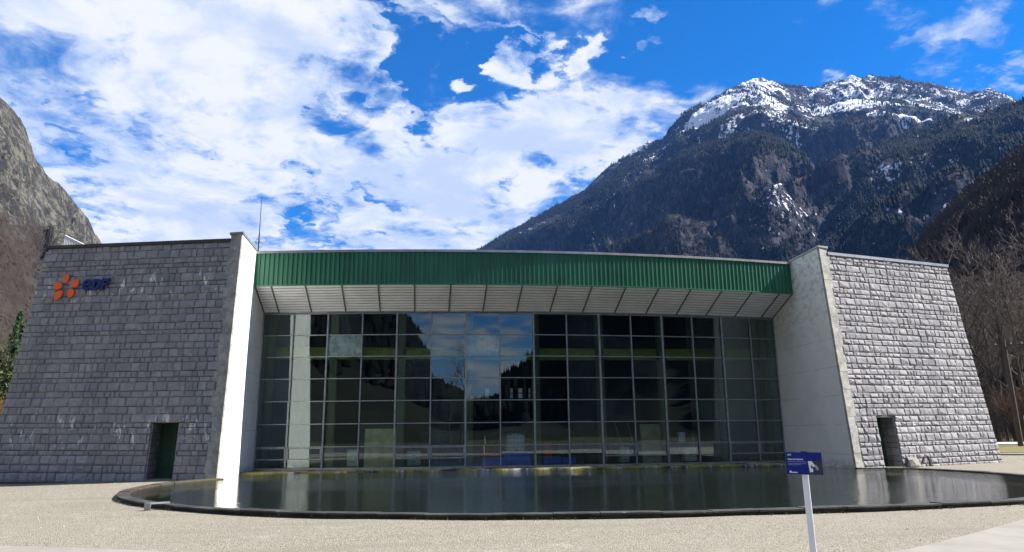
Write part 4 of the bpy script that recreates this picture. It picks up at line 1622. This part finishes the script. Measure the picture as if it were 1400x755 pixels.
for l, z, ang, ln, wd in ((ctr[0] + (l_ - 8.38) * .92, ctr[1] - .02 + (z_ - 7.93) * .86, an_, ln_ * .88, wd_ * .92) for l_, z_, an_, ln_, wd_ in ((8.42, 8.36, 95, .27, .19), (7.88, 8.06, 12, .32, .21), (8.03, 7.60, -52, .29, .21), (8.70, 7.54, 213, .36, .21), (8.82, 8.00, 172, .34, .20))):
    mb = MB()
    n = 18
    a = math.radians(ang)
    prof2 = []
    for k in range(n):
        t = 2 * PI * k / n
        # leaf-shaped: pointed to the centre, full outside
        r_ = ln * .80 * math.cos(t)
        w_ = wd * .92 * math.sin(t) * (1 + .28 * math.cos(t))
        du, dz = r_ * math.cos(a) - w_ * math.sin(a), r_ * math.sin(a) + w_ * math.cos(a)
        prof2.append((l - du, z + dz))
    vv_ = [on_wall(x_, z_, .09) for x_, z_ in prof2] + [on_wall(x_, z_, .15) for x_, z_ in prof2]
    mb.add(vv_, [tuple(range(n)), tuple(range(2 * n - 1, n - 1, -1))] + [(k, (k + 1) % n, n + (k + 1) % n, n + k) for k in range(n)])
    mb.build('petal', 'orange_paint', emb, .012)
for l, z in ((8.42, 8.3), (7.95, 8.05), (8.03, 7.62), (8.65, 7.58), (8.78, 7.98)):
    pass


def text_mesh(body, size, extrude, offset=0.0):
    cu = bpy.data.curves.new('txt', 'FONT')
    cu.body = body
    cu.size = size
    cu.extrude = extrude
    cu.offset = offset
    cu.resolution_u = 4
    ob = bpy.data.objects.new('txt', cu)
    col.objects.link(ob)
    dg = bpy.context.evaluated_depsgraph_get()
    me = bpy.data.meshes.new_from_object(ob.evaluated_get(dg))
    bpy.data.objects.remove(ob)
    bpy.data.curves.remove(cu)
    return me


let = thing('wall_letters', 'navy blue raised letters beside the orange flower emblem', 'lettering', tuple(ptL(7.5, 7.68, .10)))
lb_ = Vector(let.location)
ux = -eL - vL * ((HWO - HWI) / LW * .8)


def poly_letter(loops, name):
    """outer loop and optional inner loop of (u, v) in letter space, extruded off the wall"""
    bmm = bmesh.new()
    edges2 = []
    for lp in loops:
        vsx = [bmm.verts.new((u_, 0, v_)) for u_, v_ in lp]
        for i in range(len(vsx)):
            edges2.append(bmm.edges.new((vsx[i], vsx[(i + 1) % len(vsx)])))
    r = bmesh.ops.triangle_fill(bmm, use_beauty=True, edges=edges2)
    fcs = [g_ for g_ in r['geom'] if isinstance(g_, bmesh.types.BMFace)]
    ex = bmesh.ops.extrude_face_region(bmm, geom=fcs)
    for v_ in [g_ for g_ in ex['geom'] if isinstance(g_, bmesh.types.BMVert)]:
        v_.co.y -= .08
    bmesh.ops.recalc_face_normals(bmm, faces=bmm.faces)
    me = bpy.data.meshes.new(name)
    bmm.to_mesh(me)
    bmm.free()
    return me


def ell(cx, cy, rx, ry, a0, a1, n=16):
    return [(cx + rx * math.cos(math.radians(a0 + (a1 - a0) * i / n)), cy + ry * math.sin(math.radians(a0 + (a1 - a0) * i / n))) for i in range(n + 1)]


HL = .56
# rounded lower-case e, then D and F, all the same height and slanting slightly
e_out = ell(.27, .28, .27, .285, 0, 318, 26) + [(.33, .14)] + ell(.27, .26, .125, .115, -60, -175, 8) + [(.145, .235), (.54, .235)]
e_in = [(.15, .345)] + ell(.27, .345, .12, .105, 180, 0, 10)[1:-1] + [(.39, .345)]
D_out = [(0, 0), (.24, 0)] + ell(.22, .28, .26, .28, -85, 85, 12) + [(.24, HL), (0, HL)]
D_in = [(.15, .13), (.22, .13)] + ell(.21, .28, .13, .15, -80, 80, 8) + [(.22, .43), (.15, .43)]
F_out = [(0, 0), (.155, 0), (.155, .20), (.36, .20), (.36, .32), (.155, .32), (.155, .435), (.42, .435), (.42, HL), (0, HL)]
for loops, off, nm in (((e_out, e_in), 0.0, 'letter'), ((D_out, D_in), .56, 'letter'), ((F_out,), 1.06, 'letter')):
    lp2 = [[(u_ + .03 * v_, v_ * .86) for u_, v_ in lp] for lp in loops]
    me = poly_letter(lp2, nm)
    o = link(nm, me, 'navy_paint', let)
    org = ux * (off * .93)
    uxx = ux * .93
    o.matrix_basis = Matrix(((uxx.x, -nL.x, vL.x, org.x), (uxx.y, -nL.y, vL.y, org.y), (uxx.z, -nL.z, vL.z, org.z), (0, 0, 0, 1)))

# ------------------------------------------------------------------ things in the hall


def hx(px, Y):
    return spot(px, 625, Y).x


FZ = 0.125
Y1 = .15
x = hx(704, Y1)
t = thing('water_tank', 'white caged plastic tank standing on a blue crate behind the glass', 'tank', (x, Y1, FZ + .62))
mb = MB().box(-.40, .40, -.4, .4, .03, .80)
mb.build('container', 'white_plastic', t, .07)
cg = MB()
for i in range(6):
    a = -.42 + .84 * i / 5
    cg.tube([(a, -.42, .0), (a, -.42, .84)], .012, 5)
    cg.tube([(a, .42, .0), (a, .42, .84)], .012, 5)
for i in range(5):
    z = .02 + .82 * i / 4
    cg.tube([(-.42, -.42, z), (.42, -.42, z), (.42, .42, z), (-.42, .42, z), (-.42, -.42, z)], .012, 5)
cg.build('cage', 'zinc', t)
MB().lathe((0, 0, .80), [(.12, 0), (.12, .05)], 14).build('cap', 'white_plastic', t)
MB().lathe((0, -.45, .06), [(.05, -.03), (.06, .05)], 10).build('valve', 'dark_metal', t)


def crate(px, Y, w_, h_, label):
    x_ = hx(px, Y)
    tt_ = thing('plastic_crate', label, 'crate', (x_, Y, FZ), 'blue crates behind the glass')
    b = MB()
    b.box(-w_ / 2, w_ / 2, -.4, -.36, .10, h_)
    b.box(-w_ / 2, w_ / 2, .36, .4, .10, h_)
    b.box(-w_ / 2, -w_ / 2 + .04, -.36, .36, .10, h_)
    b.box(w_ / 2 - .04, w_ / 2, -.36, .36, .10, h_)
    b.box(-w_ / 2 + .04, w_ / 2 - .04, -.36, .36, .10, .14)
    b.build('body', 'blue_plastic', tt_)
    b = MB()
    b.box(-w_ / 2 - .02, w_ / 2 + .02, -.43, .43, h_, h_ + .03)
    b.build('lid', 'blue_plastic', tt_)
    for sx in (-1, 0, 1):
        b = MB()
        b.box(sx * (w_ / 2 - .08) - .06, sx * (w_ / 2 - .08) + .06, -.4, .4, 0, .10)
        b.build('runner', 'blue_plastic', tt_)


crate(707, Y1, 1.18, .58, 'tall blue plastic crate under the caged white tank')
crate(674, -.1, 1.05, .34, 'low blue crate in front of the dark red drums')
crate(753, .1, .80, .34, 'low blue crate under the bright red drum')
crate(776, .1, .62, .30, 'small low blue crate right of the bright red drum')


def drum(px, Y, r, h, mat, label, z=FZ):
    t_ = thing('drum', label, 'drum', (hx(px, Y), Y, z))
    MB().lathe((0, 0, 0), [(r, 0), (r, h * .3), (r * 1.05, h * .32), (r, h * .34), (r, h * .64), (r * 1.05, h * .66), (r, h * .68), (r, h), (r * .95, h + .015)], 18).build('barrel', mat, t_, smooth=False)
    MB().lathe((r * .4, 0, h + .015), [(.04, 0), (.04, .03)], 8).build('bung', 'dark_metal', t_)


drum(666, .9, .30, .86, 'dark_red', 'dark red drum, left one of the pair behind the low blue crate')
drum(677, .9, .30, .86, 'dark_red', 'dark red drum, right one of the pair behind the low blue crate')
drum(748, .1, .22, .68, 'red_plastic', 'bright red drum standing on a low blue crate', FZ + .38)


def cabinet(name, label, cat, px, Y, w_, d_, h_, mat, shelves=2):
    t_ = thing(name, label, cat, (hx(px, Y), Y, FZ))
    MB().box(-w_ / 2, w_ / 2, -d_ / 2, d_ / 2, .06, h_).build('body', mat, t_, .015)
    for k in range(shelves):
        z0 = .10 + (h_ - .14) * k / shelves
        z1 = .10 + (h_ - .14) * (k + 1) / shelves - .03
        dd = MB().box(-w_ / 2 + .03, w_ / 2 - .03, -d_ / 2 - .025, -d_ / 2 - .002, z0, z1).build('drawer', mat, t_)
        MB().box(-.08, .08, -d_ / 2 - .05, -d_ / 2 - .026, (z0 + z1) / 2 - .012, (z0 + z1) / 2 + .012).build('handle', 'dark_metal', dd)
    MB().box(-w_ / 2 + .02, w_ / 2 - .02, -d_ / 2 + .03, d_ / 2, 0, .06).build('plinth', 'dark_metal', t_)


cabinet('cabinet', 'beige drawer cabinet behind the right vent windows', 'cabinet', 853, .6, .42, .5, .78, 'beige', 3)
cabinet('cabinet', 'dark grey machine cabinet left of the leaning timber', 'cabinet', 812, 1.6, .9, .6, 1.1, 'machine_grey', 2)
cabinet('cabinet', 'small beige cabinet at the left end of the glass front', 'cabinet', 483, .9, .52, .5, .80, 'beige', 2)
cabinet('cabinet', 'pale box cabinet beside the white cloth near the right end', 'cabinet', 942, .9, .60, .5, .72, 'beige', 1)
cabinet('cabinet', 'beige floor cabinet in the middle-left vent bay', 'cabinet', 566, .6, .62, .5, .72, 'beige', 2)


def panel(name, label, cat, px, Y, w_, h_, mat, lean=.25):
    t_ = thing(name, label, cat, (hx(px, Y), Y, FZ))
    b = MB()
    b.hexa([(-w_ / 2, 0, 0), (w_ / 2, 0, 0), (w_ / 2, .04, 0), (-w_ / 2, .04, 0), (-w_ / 2, lean, h_), (w_ / 2, lean, h_), (w_ / 2, lean + .04, h_), (-w_ / 2, lean + .04, h_)])
    b.build('sheet', mat, t_)
    for xx in (-w_ / 2 + .05, 0, w_ / 2 - .05):
        b = MB()
        b.hexa([(xx - .03, -.04, 0), (xx + .03, -.04, 0), (xx + .03, -.002, 0), (xx - .03, -.002, 0), (xx - .03, lean - .04, h_), (xx + .03, lean - .04, h_), (xx + .03, lean - .002, h_), (xx - .03, lean - .002, h_)])
        b.build('batten', mat, t_)


panel('plywood_panel', 'large tan plywood panel leaning behind the left-hand panes', 'panel', 520, .6, 1.5, 1.75, 'plywood')
panel('plywood_panel', 'tan plywood panel leaning behind the right-hand panes', 'panel', 896, .6, 1.25, 1.85, 'plywood')
for k, (px, tilt) in enumerate(((858, -.5), (872, -.35))):
    t_ = thing('timber_batten', ('long batten leaning left of the plywood panel, outer one', 'long batten leaning left of the plywood panel, inner one')[k], 'batten', (hx(px, .8), .8, FZ))
    b = MB()
    bar(b, (0, 0, 0), (tilt, .35, 2.0), .05, .04)
    b.build('batten', 'timber', t_)
# cloth hanging on a stand
t_ = thing('cloth_on_stand', 'white cloth hanging on a stand behind the right panes', 'cloth', (hx(930, .7), .7, FZ))
b = MB().tube([(0, 0, 0), (0, 0, 1.5)], .02, 6)
b.build('post', 'dark_metal', t_)
b = MB().tube([(-.35, 0, 1.42), (.28, 0, 1.5)], .02, 6)
b.build('arm', 'dark_metal', t_)
b = MB()
n = 9
for i in range(n):
    f_ = i / (n - 1)
    xx = -.06 + .34 * f_
    yy = -.05 + .04 * math.sin(i * 2.2)
    b.v += [(xx, yy, 1.45), (xx * .9 + .02, yy - .02, .95 + .06 * math.sin(i * 1.3)), (xx, yy + .02, 1.45), (xx * .9 + .02, yy, .95 + .06 * math.sin(i * 1.3))]
for i in range(n - 1):
    b.f += [(4 * i, 4 * i + 4, 4 * i + 5, 4 * i + 1), (4 * i + 2, 4 * i + 3, 4 * i + 7, 4 * i + 6), (4 * i + 1, 4 * i + 5, 4 * i + 7, 4 * i + 3)]
b.build('cloth', 'white_plastic', t_)
# turbine housings deeper in the hall
for k, px in enumerate((600, 700, 800)):
    Yt = 6.5
    t_ = thing('generator', ('grey round generator set deep in the hall, left one', 'grey round generator set deep in the hall, middle one', 'grey round generator set deep in the hall, right one')[k], 'generator', (hx(px, Yt), Yt, FZ), 'generators in the hall')
    MB().lathe((0, 0, 0), [(1.5, 0), (1.5, .9), (1.3, .95), (1.3, 1.5), (.7, 1.6)], 28).build('stator', 'machine_grey', t_)
    MB().lathe((0, 0, 1.6), [(.55, 0), (.55, .5), (.3, .6)], 20).build('exciter', 'machine_grey', t_)
    b = MB()
    for j in range(8):
        a = 2 * PI * j / 8
        b.box(1.48 * math.cos(a) - .06, 1.48 * math.cos(a) + .06, 1.48 * math.sin(a) - .06, 1.48 * math.sin(a) + .06, 0, .95)
    b.build('ribs', 'dark_metal', t_)

# ------------------------------------------------------------------ sign by the path
sg = thing('information_sign', 'dark blue information panel on a slim white post at the path', 'sign', (-1.885, -27.965, 0.0))
sgz = Vector((0, 0, 1))
fw = Vector((math.sin(math.radians(29)), math.cos(math.radians(29)), 0))       # away from the viewer
rt = Vector((fw.y, -fw.x, 0))
b = MB()
c = Vector((.0, 0, 0))
for_ = fw * .035
r_ = rt * .026
lean = rt * (-.012) * 1.3
b.hexa([c - r_ + for_ * 0, c + r_, c + r_ + for_ * 1.5, c - r_ + for_ * 1.5] + [q + lean + sgz * 1.40 for q in (c - r_, c + r_, c + r_ + for_ * 1.5, c - r_ + for_ * 1.5)])
b.build('post', 'white_paint', sg, .004)
SGN = .85
PW, PH = .335 * SGN, .215 * SGN
pc = Vector((0.0, 0, 1.325)) + lean + rt * .002
tiltv = (sgz * 1.0 + fw * .10).normalized()
ang_r = math.radians(-.6)
prx = rt * math.cos(ang_r) + tiltv * math.sin(ang_r)


def panel_box(u0, u1, v0, v1, d0, d1, name, mat, par):
    """u to the right, v up from the panel centre, d towards the viewer"""
    nn = prx.cross(tiltv).normalized()
    if nn.dot(fw) > 0:
        nn = -nn
    b_ = MB()
    k_ = 1.0 if name in ('panel', 'clip') else SGN
    P = [pc + prx * (u * k_) + tiltv * (v * k_) + nn * d for d in (d0, d1) for u, v in ((u0, v0), (u1, v0), (u1, v1), (u0, v1))]
    b_.hexa(P)
    return b_.build(name, mat, par)


face = panel_box(-PW / 2, PW / 2, -PH / 2, PH / 2, .004, .012, 'panel', 'sign_blue', sg)
panel_box(-.02, .03, PH / 2, PH / 2 + .008, .0, .01, 'clip', 'dark_metal', sg)
# printed photograph of a dam at the lower right
D0 = .0135
panel_box(.035, .335 / 2 - .004, -.215 / 2 + .006, .025, .0122, D0, 'printed_picture', 'print_dark', face)


def flat_print(poly, name, mat, d=.0150):
    nn = prx.cross(tiltv).normalized()
    if nn.dot(fw) > 0:
        nn = -nn
    b_ = MB()
    n_ = len(poly)
    b_.add([pc + prx * (u * SGN) + tiltv * (v * SGN) + nn * .0136 for u, v in poly] + [pc + prx * (u * SGN) + tiltv * (v * SGN) + nn * d for u, v in poly],
           [tuple(range(n_)), tuple(range(n_, 2 * n_))] + [(k_, (k_ + 1) % n_, n_ + (k_ + 1) % n_, n_ + k_) for k_ in range(n_)])
    return b_.build(name, mat, face)


flat_print([(.037, .022), (.070, .024), (.088, .0), (.100, -.03), (.082, -.034), (.062, -.012), (.060, -.045), (.078, -.048), (.078, -.082), (.048, -.084), (.042, -.03)], 'picture_motif', 'print_white')
flat_print([(.088, -.002), (.108, -.012), (.126, -.036), (.132, -.058), (.112, -.066), (.100, -.034)], 'picture_motif', 'print_stone')


def print_text(body, u, v, size, mat, bold=0.0):
    nn = prx.cross(tiltv).normalized()
    if nn.dot(fw) > 0:
        nn = -nn
    u, v, size = u * SGN, v * SGN, size * SGN
    me = text_mesh(body, size, .0006, bold)
    o_ = link('lettering', me, mat, face)
    org = pc + prx * u + tiltv * v + nn * .0145
    o_.matrix_basis = Matrix(((prx.x, tiltv.x, nn.x, org.x), (prx.y, tiltv.y, nn.y, org.y), (prx.z, tiltv.z, nn.z, org.z), (0, 0, 0, 1)))


print_text('eDF', -.148, .076, .020, 'print_white', .0006)
print_text('Usine de Pragnères', -.150, .034, .0185, 'print_white', .0006)
panel_box(-.150, .018, .012, .020, .0122, .0128, 'text_line', 'print_grey', face)
panel_box(-.150, .022, -.006, .002, .0122, .0128, 'text_line', 'print_grey', face)
panel_box(-.150, -.03, -.018, -.011, .0122, .0128, 'text_line', 'print_grey', face)
panel_box(-.140, -.122, -.092, -.072, .0122, .0128, 'badge', 'print_white', face)
panel_box(-.118, -.068, -.092, -.083, .0122, .0128, 'text_line', 'print_white', face)

# ------------------------------------------------------------------ small things at the right wing's foot
ptR, nR, eR, vR = wing_R
sb = thing('leaning_slab', 'pale flat slab leaning on the right wing beside its doorway', 'slab', tuple(ptR(3.75, 0, .25)))
b = MB()
wv2 = eR * .36
b.hexa([-wv2, wv2, wv2 - nR * .06, -wv2 - nR * .06] + [q * 1.0 + vR * .42 - nR * .14 for q in (-wv2 * 1.05, wv2 * .8, wv2 * .8 - nR * .06, -wv2 * 1.05 - nR * .06)])
b.build('slab', 'pale_concrete', sb, .012)
bp_ = thing('bent_pipe', 'short black bent pipe in front of the leaning pale slab', 'pipe', tuple(ptR(4.1, 0, .45)))
b = MB()
b.tube([eR * -.28 + Vector((0, 0, .16)), eR * -.12 + Vector((0, 0, .36)), eR * .02 + Vector((0, 0, .44)), eR * .14 + Vector((0, 0, .40)), eR * .24 + Vector((0, 0, .20)), eR * .30 + Vector((0, 0, 0.0))], .045, 8)
b.build('pipe', 'dark_metal', bp_)
b = MB().lathe((*(eR * .30).xy, 0), [(.09, 0), (.09, .05), (.05, .06)], 10)
b.build('collar', 'dark_metal', bp_)
rk = thing('rubble_stone', 'grey wedge of stone at the foot of the right doorway', 'stone', tuple(ptR(3.30, 0, .30)))
b = MB()
b.add([(-.16, -.12, 0), (.20, -.14, 0), (.22, .12, 0), (-.15, .12, 0), (-.13, -.05, .30), (.02, -.07, .33), (.05, .06, .30), (-.12, .07, .27)],
      [(3, 2, 1, 0), (4, 5, 6, 7), (0, 1, 5, 4), (1, 2, 6, 5), (2, 3, 7, 6), (3, 0, 4, 7)])
b.build('stone', 'stone', rk, .02)

# pale strip lying on the pool rim near its left end
st_ = thing('pale_strip', 'pale metal strip lying across the pool rim near its left end', 'strip', (-11.15, -16.05, .14))
b = MB()
b.hexa([(-.05, -.45, -.12), (.10, -.50, -.12), (.10, -.46, .0), (-.05, -.41, .0), (-.05, -.45, .03), (.10, -.50, .03), (.10, -.44, .03), (-.05, -.39, .03)])
b.build('lip', 'zinc', st_)
b = MB()
b.hexa([(-.05, -.385, .0), (.10, -.435, .0), (.42, -.22, .0), (.36, -.14, .0), (-.05, -.385, .03), (.10, -.435, .03), (.42, -.22, .03), (.36, -.14, .03)])
b.build('blade', 'zinc', st_)

# ------------------------------------------------------------------ utility pole
az42 = math.radians(42.0)
pb_ = Vector((CAM[0] + 80 * math.sin(az42), CAM[1] + 80 * math.cos(az42), 0.0))
up_ = thing('utility_pole', 'dark wooden utility pole with cross arm among the bare trees at right', 'pole', tuple(pb_))
MB().tube([(0, 0, 0), (-.05, 0, 5), (-.1, 0, 9.6)], [.24, .21, .17], 10).build('pole', 'pole_wood', up_)
b = MB()
bar(b, (-.7, .5, 9.1), (1.2, -.8, 9.1), .14, .14)
b.build('cross_arm', 'pole_wood', up_)
for f_ in (-.6, 0.4, 1.1):
    MB().lathe((f_, -.68 * f_, 9.17), [(.04, 0), (.07, .06), (.04, .14), (.05, .2)], 8).build('insulator', 'zinc', up_)
p2 = Vector((CAM[0] + 78 * math.sin(math.radians(42.45)), CAM[1] + 78 * math.cos(math.radians(42.45)), 0.0))
mk = thing('marker_post', 'short pale marker post beside the utility pole', 'post', tuple(p2))
MB().tube([(0, 0, 0), (-.05, 0, 2.6)], [.07, .06], 8).build('post', 'white_paint', mk)
MB().tube([(-.05, 0, 2.6), (-.05, 0, 2.72)], [.08, .03], 8).build('cap', 'zinc', mk)

# ------------------------------------------------------------------ trees


def grow(seed, H, spread=.42, levels=4, stems=1, lean=.05):
    """trunk + limbs mesh, twigs mesh"""
    r = random.Random(seed)
    tb, cb = MB(), MB()

    def seg(mb, a, d, ln, r0, r1, n, k):
        pts = [a]
        for i in range(k):
            d = (d + Vector((r.uniform(-1, 1), r.uniform(-1, 1), r.uniform(-.4, .9))) * .16).normalized()
            pts.append(pts[-1] + d * (ln / k))
        mb.tube(pts, [r0 + (r1 - r0) * i / k for i in range(k + 1)], n, False)
        return pts, d

    def branch(a, d, ln, rad, lv):
        mb = tb if lv <= 1 else cb
        n = (6, 5, 3, 3, 3)[lv]
        k = (5, 3, 3, 2, 1)[lv]
        pts, dd = seg(mb, a, d, ln, rad, rad * (.35 if lv == 0 else .4), n, k)
        if lv >= levels:
            return
        cnt = (13, 6, 5, 4)[lv]
        for i in range(cnt):
            f = (.28 + .72 * (i + r.random()) / cnt) if lv == 0 else (.2 + .8 * (i + r.random()) / cnt)
            q = f * (len(pts) - 1)
            i0 = min(int(q), len(pts) - 2)
            p = pts[i0].lerp(pts[i0 + 1], q - i0)
            ax = (pts[i0 + 1] - pts[i0]).normalized()
            t = r.uniform(0, 2 * PI)
            sd2 = ax.cross(Vector((math.cos(t), math.sin(t), .1))).normalized()
            nd = (ax * r.uniform(.5, 1.0) + sd2 * r.uniform(.55, 1.1) * (spread / .42) + Vector((0, 0, .35))).normalized()
            nl = ln * r.uniform(.30, .52) * (1.15 - .55 * f if lv == 0 else 1.0)
            branch(p, nd, nl, max(rad * (1 - .6 * f) * .45, .012), lv + 1)

    for s_ in range(stems):
        d0 = Vector((r.uniform(-1, 1) * lean * (3 if stems > 1 else 1), r.uniform(-1, 1) * lean * (3 if stems > 1 else 1), 1)).normalized()
        st = Vector((r.uniform(-.3, .3), r.uniform(-.3, .3), 0)) if stems > 1 else Vector((0, 0, 0))
        branch(st, d0, H * r.uniform(.85, 1.0), H * (.016 if stems == 1 else .006), 0 if stems == 1 else 1)
    return tb.mesh('trunk'), cb.mesh('crown')


VAR = [grow(31, 15), grow(32, 14, .5), grow(33, 16, .36), grow(34, 12, .5)]
SHR = [grow(41, 3.4, .55, 4, 16), grow(42, 3.0, .6, 4, 16)]
for t0, c0 in VAR + SHR:
    t0.materials.append(M['bark'])
    c0.materials.append(M['twig'])
PALE = []
for t0, c0 in VAR:
    c1 = c0.copy()
    c1.materials.clear()
    c1.materials.append(M['twig_pale'])
    PALE.append((t0, c1))
ORG = []
for t0, c0 in SHR:
    c1 = c0.copy()
    c1.materials.clear()
    c1.materials.append(M['bush_orange'])
    t1 = t0.copy()
    t1.materials.clear()
    t1.materials.append(M['bush_orange'])
    ORG.append((t1, c1))


def plant(name, var, az_deg, dist, scale, label, cat, group, z=-.25):
    a = math.radians(az_deg)
    t_ = thing(name, label, cat, (CAM[0] + dist * math.sin(a), CAM[1] + dist * math.cos(a), z), group)
    t_.scale = (scale, scale, scale)
    t_.rotation_euler = (0, 0, random.uniform(0, 6.28))
    for nm, me in zip(('trunk', 'crown'), var):
        o_ = bpy.data.objects.new(nm, me)
        col.objects.link(o_)
        o_.parent = t_
    return t_


ORD = ['first', 'second', 'third', 'fourth', 'fifth', 'sixth', 'seventh', 'eighth', 'ninth', 'tenth', 'eleventh', 'twelfth']
rt_ = random.Random(77)
for row, (d0, n_) in enumerate(((104, 11), (122, 11))):
    for k in range(n_):
        azd = 36.8 + .85 * k + (.4 if row else 0) + rt_.uniform(-.12, .12)
        pale = rt_.random() < .5
        lab = '%s leafless tree, %s from the right wing in the %s row' % ('pale grey' if pale else 'brown', ORD[k], 'rear' if row else 'front')
        plant('bare_tree', (PALE if pale else VAR)[(k + row) % 4], azd, d0 + rt_.uniform(0, 9), rt_.uniform(1.2, 1.5), lab, 'tree', 'leafless trees behind the right wing')
for k in range(11):
    azd = 38.6 + .62 * k + rt_.uniform(-.12, .12)
    og = k % 2 == 0
    lab = '%s leafless shrub beyond the pale footpath, %s from the right wing' % ('rusty orange' if og else 'dull brown', ORD[k])
    plant('bare_shrub', (ORG if og else SHR)[k % 2], azd, 98.5 + rt_.uniform(0, 5), rt_.uniform(1.1, 1.9), lab, 'shrub', 'shrubs beyond the footpath')


# conifers and ivy-clad trees at the left edge
def conifer(seed, H):
    r = random.Random(seed)
    tb = MB().tube([(0, 0, 0), (0, 0, H)], [H * .018, .02], 7)
    V, F = [], []
    z = H * .08
    while z < H * .99:
        f = z / H
        rad = H * .20 * (1 - f) ** .8 * r.uniform(.75, 1.1) + .08
        nb_ = 11 if f < .7 else 7
        for j in range(nb_):
            a = 2 * PI * (j + r.random()) / nb_
            L_ = rad * r.uniform(.7, 1.12)
            for q in range(13):
                g_ = (q + .4) / 13
                cx, cy, cz = L_ * g_ * math.cos(a), L_ * g_ * math.sin(a), z - L_ * .28 * g_ + r.uniform(-.1, .1)
                sz = (.21 - .09 * g_) * r.uniform(.6, 1.5) * H / 13
                n1 = Vector((r.uniform(-1, 1), r.uniform(-1, 1), r.uniform(-.3, .8))).normalized()
                n2 = n1.cross(Vector((math.cos(a), math.sin(a), .2))).normalized()
                c_ = Vector((cx, cy, cz))
                k = len(V)
                V += [tuple(c_ + n1 * sz), tuple(c_ + n2 * sz * .55), tuple(c_ - n1 * sz - Vector((0, 0, sz * .4))), tuple(c_ - n2 * sz * .55)]
                F.append((k, k + 1, k + 2, k + 3))
        z += H * .028
    cme = bpy.data.meshes.new('crown')
    cme.from_pydata(V, [], F)
    tm = tb.mesh('trunk')
    tm.materials.append(M['bark'])
    cme.materials.append(M['needle'])
    return tm, cme


CON = [conifer(1, 13), conifer(2, 11)]


def leafy(seed, H):
    """bare tree with an ivy skirt of small leaves"""
    tm, cm = grow(seed, H, .45, 3)
    r = random.Random(seed)
    V, F = [], []
    for i in range(4200):
        a = r.uniform(0, 2 * PI)
        f = r.random() ** .8
        rad = H * .17 * (1 - abs(f - .45) * 1.1) * r.random() ** .4 * (0.7 + .5 * math.sin(3 * a + 9 * f))
        c_ = Vector((rad * math.cos(a), rad * math.sin(a), H * (.06 + .82 * f)))
        sz = r.uniform(.06, .15)
        n1 = Vector((r.uniform(-1, 1), r.uniform(-1, 1), r.uniform(-1, 1))).normalized()
        n2 = n1.cross(Vector((.3, .5, 1))).normalized()
        k = len(V)
        V += [tuple(c_ + n1 * sz), tuple(c_ + n2 * sz), tuple(c_ - n1 * sz), tuple(c_ - n2 * sz)]
        F.append((k, k + 1, k + 2, k + 3))
    for f in cm.polygons:
        pass
    k0 = len(cm.vertices)
    cv = [tuple(v_.co) for v_ in cm.vertices] + V
    cf_ = [tuple(p_.vertices) for p_ in cm.polygons] + [tuple(i + k0 for i in q_) for q_ in F]
    nm_ = bpy.data.meshes.new('crown')
    nm_.from_pydata(cv, [], cf_)
    nm_.materials.append(M['ivy_leaf'])
    tm.materials.append(M['bark'])
    return tm, nm_


IVY = [leafy(61, 11), leafy(62, 10)]
plant('conifer', CON[0], -27.9, 74, .98, 'dark green conifer standing just left of the stone wing', 'tree', None)
plant('conifer', CON[1], -30.2, 82, .92, 'dark green conifer at the very left edge of the picture', 'tree', None)
for k, (azd, dist, sc_) in enumerate(((-27.9, 84, .8), (-28.3, 70, .85), (-29.0, 66, .86), (-29.9, 71, .96), (-31.2, 70, .95))):
    plant('ivy_tree', IVY[k % 2], azd, dist, sc_, 'olive green leafy tree, %s to the left of the dark stone wing' % ORD[k], 'tree', 'olive green trees left of the stone wing')
for k, (azd, dist, sc_) in enumerate(((-28.0, 58, 1.0), (-28.8, 57, 1.1), (-29.7, 58, 1.15))):
    plant('bare_shrub', ORG[k % 2], azd, dist, sc_, 'orange brown shrub at the foot of the left trees, %s from the stone wing' % ORD[k], 'shrub', 'orange shrubs at the left edge')
# bare trees behind the viewpoint, mirrored in the glass
for k, (azd, dist, sc_) in enumerate(((183.5, 46, .95), (185.5, 52, .8), (179.0, 60, .7))):
    plant('bare_tree', VAR[k % 4], azd, dist, sc_, ('tallest leafless tree mirrored in the glass front', 'middle-sized leafless tree mirrored in the glass front', 'smallest leafless tree mirrored in the glass front')[k], 'tree', 'leafless trees behind the viewpoint', 0)

# ------------------------------------------------------------------ the valley air
hz = MB().box(-6600, 6600, -6600, 6600, -1.4, 2600)
hzo = hz.build('haze', None)
hm = bpy.data.materials.new('haze')
hm.use_nodes = True
hm.node_tree.nodes.clear()
_ho = hm.node_tree.nodes.new('ShaderNodeOutputMaterial')
_hv = hm.node_tree.nodes.new('ShaderNodeVolumePrincipled')
_hv.inputs['Color'].default_value = (0.15, 0.39, 1.0, 1)
_hv.inputs['Density'].default_value = 2.8e-5
_hv.inputs['Anisotropy'].default_value = 0.0
hm.node_tree.links.new(_hv.outputs[0], _ho.inputs['Volume'])
hzo.data.materials.append(hm)
tag(hzo, 'thin blue haze filling the valley', 'haze', kind='stuff')
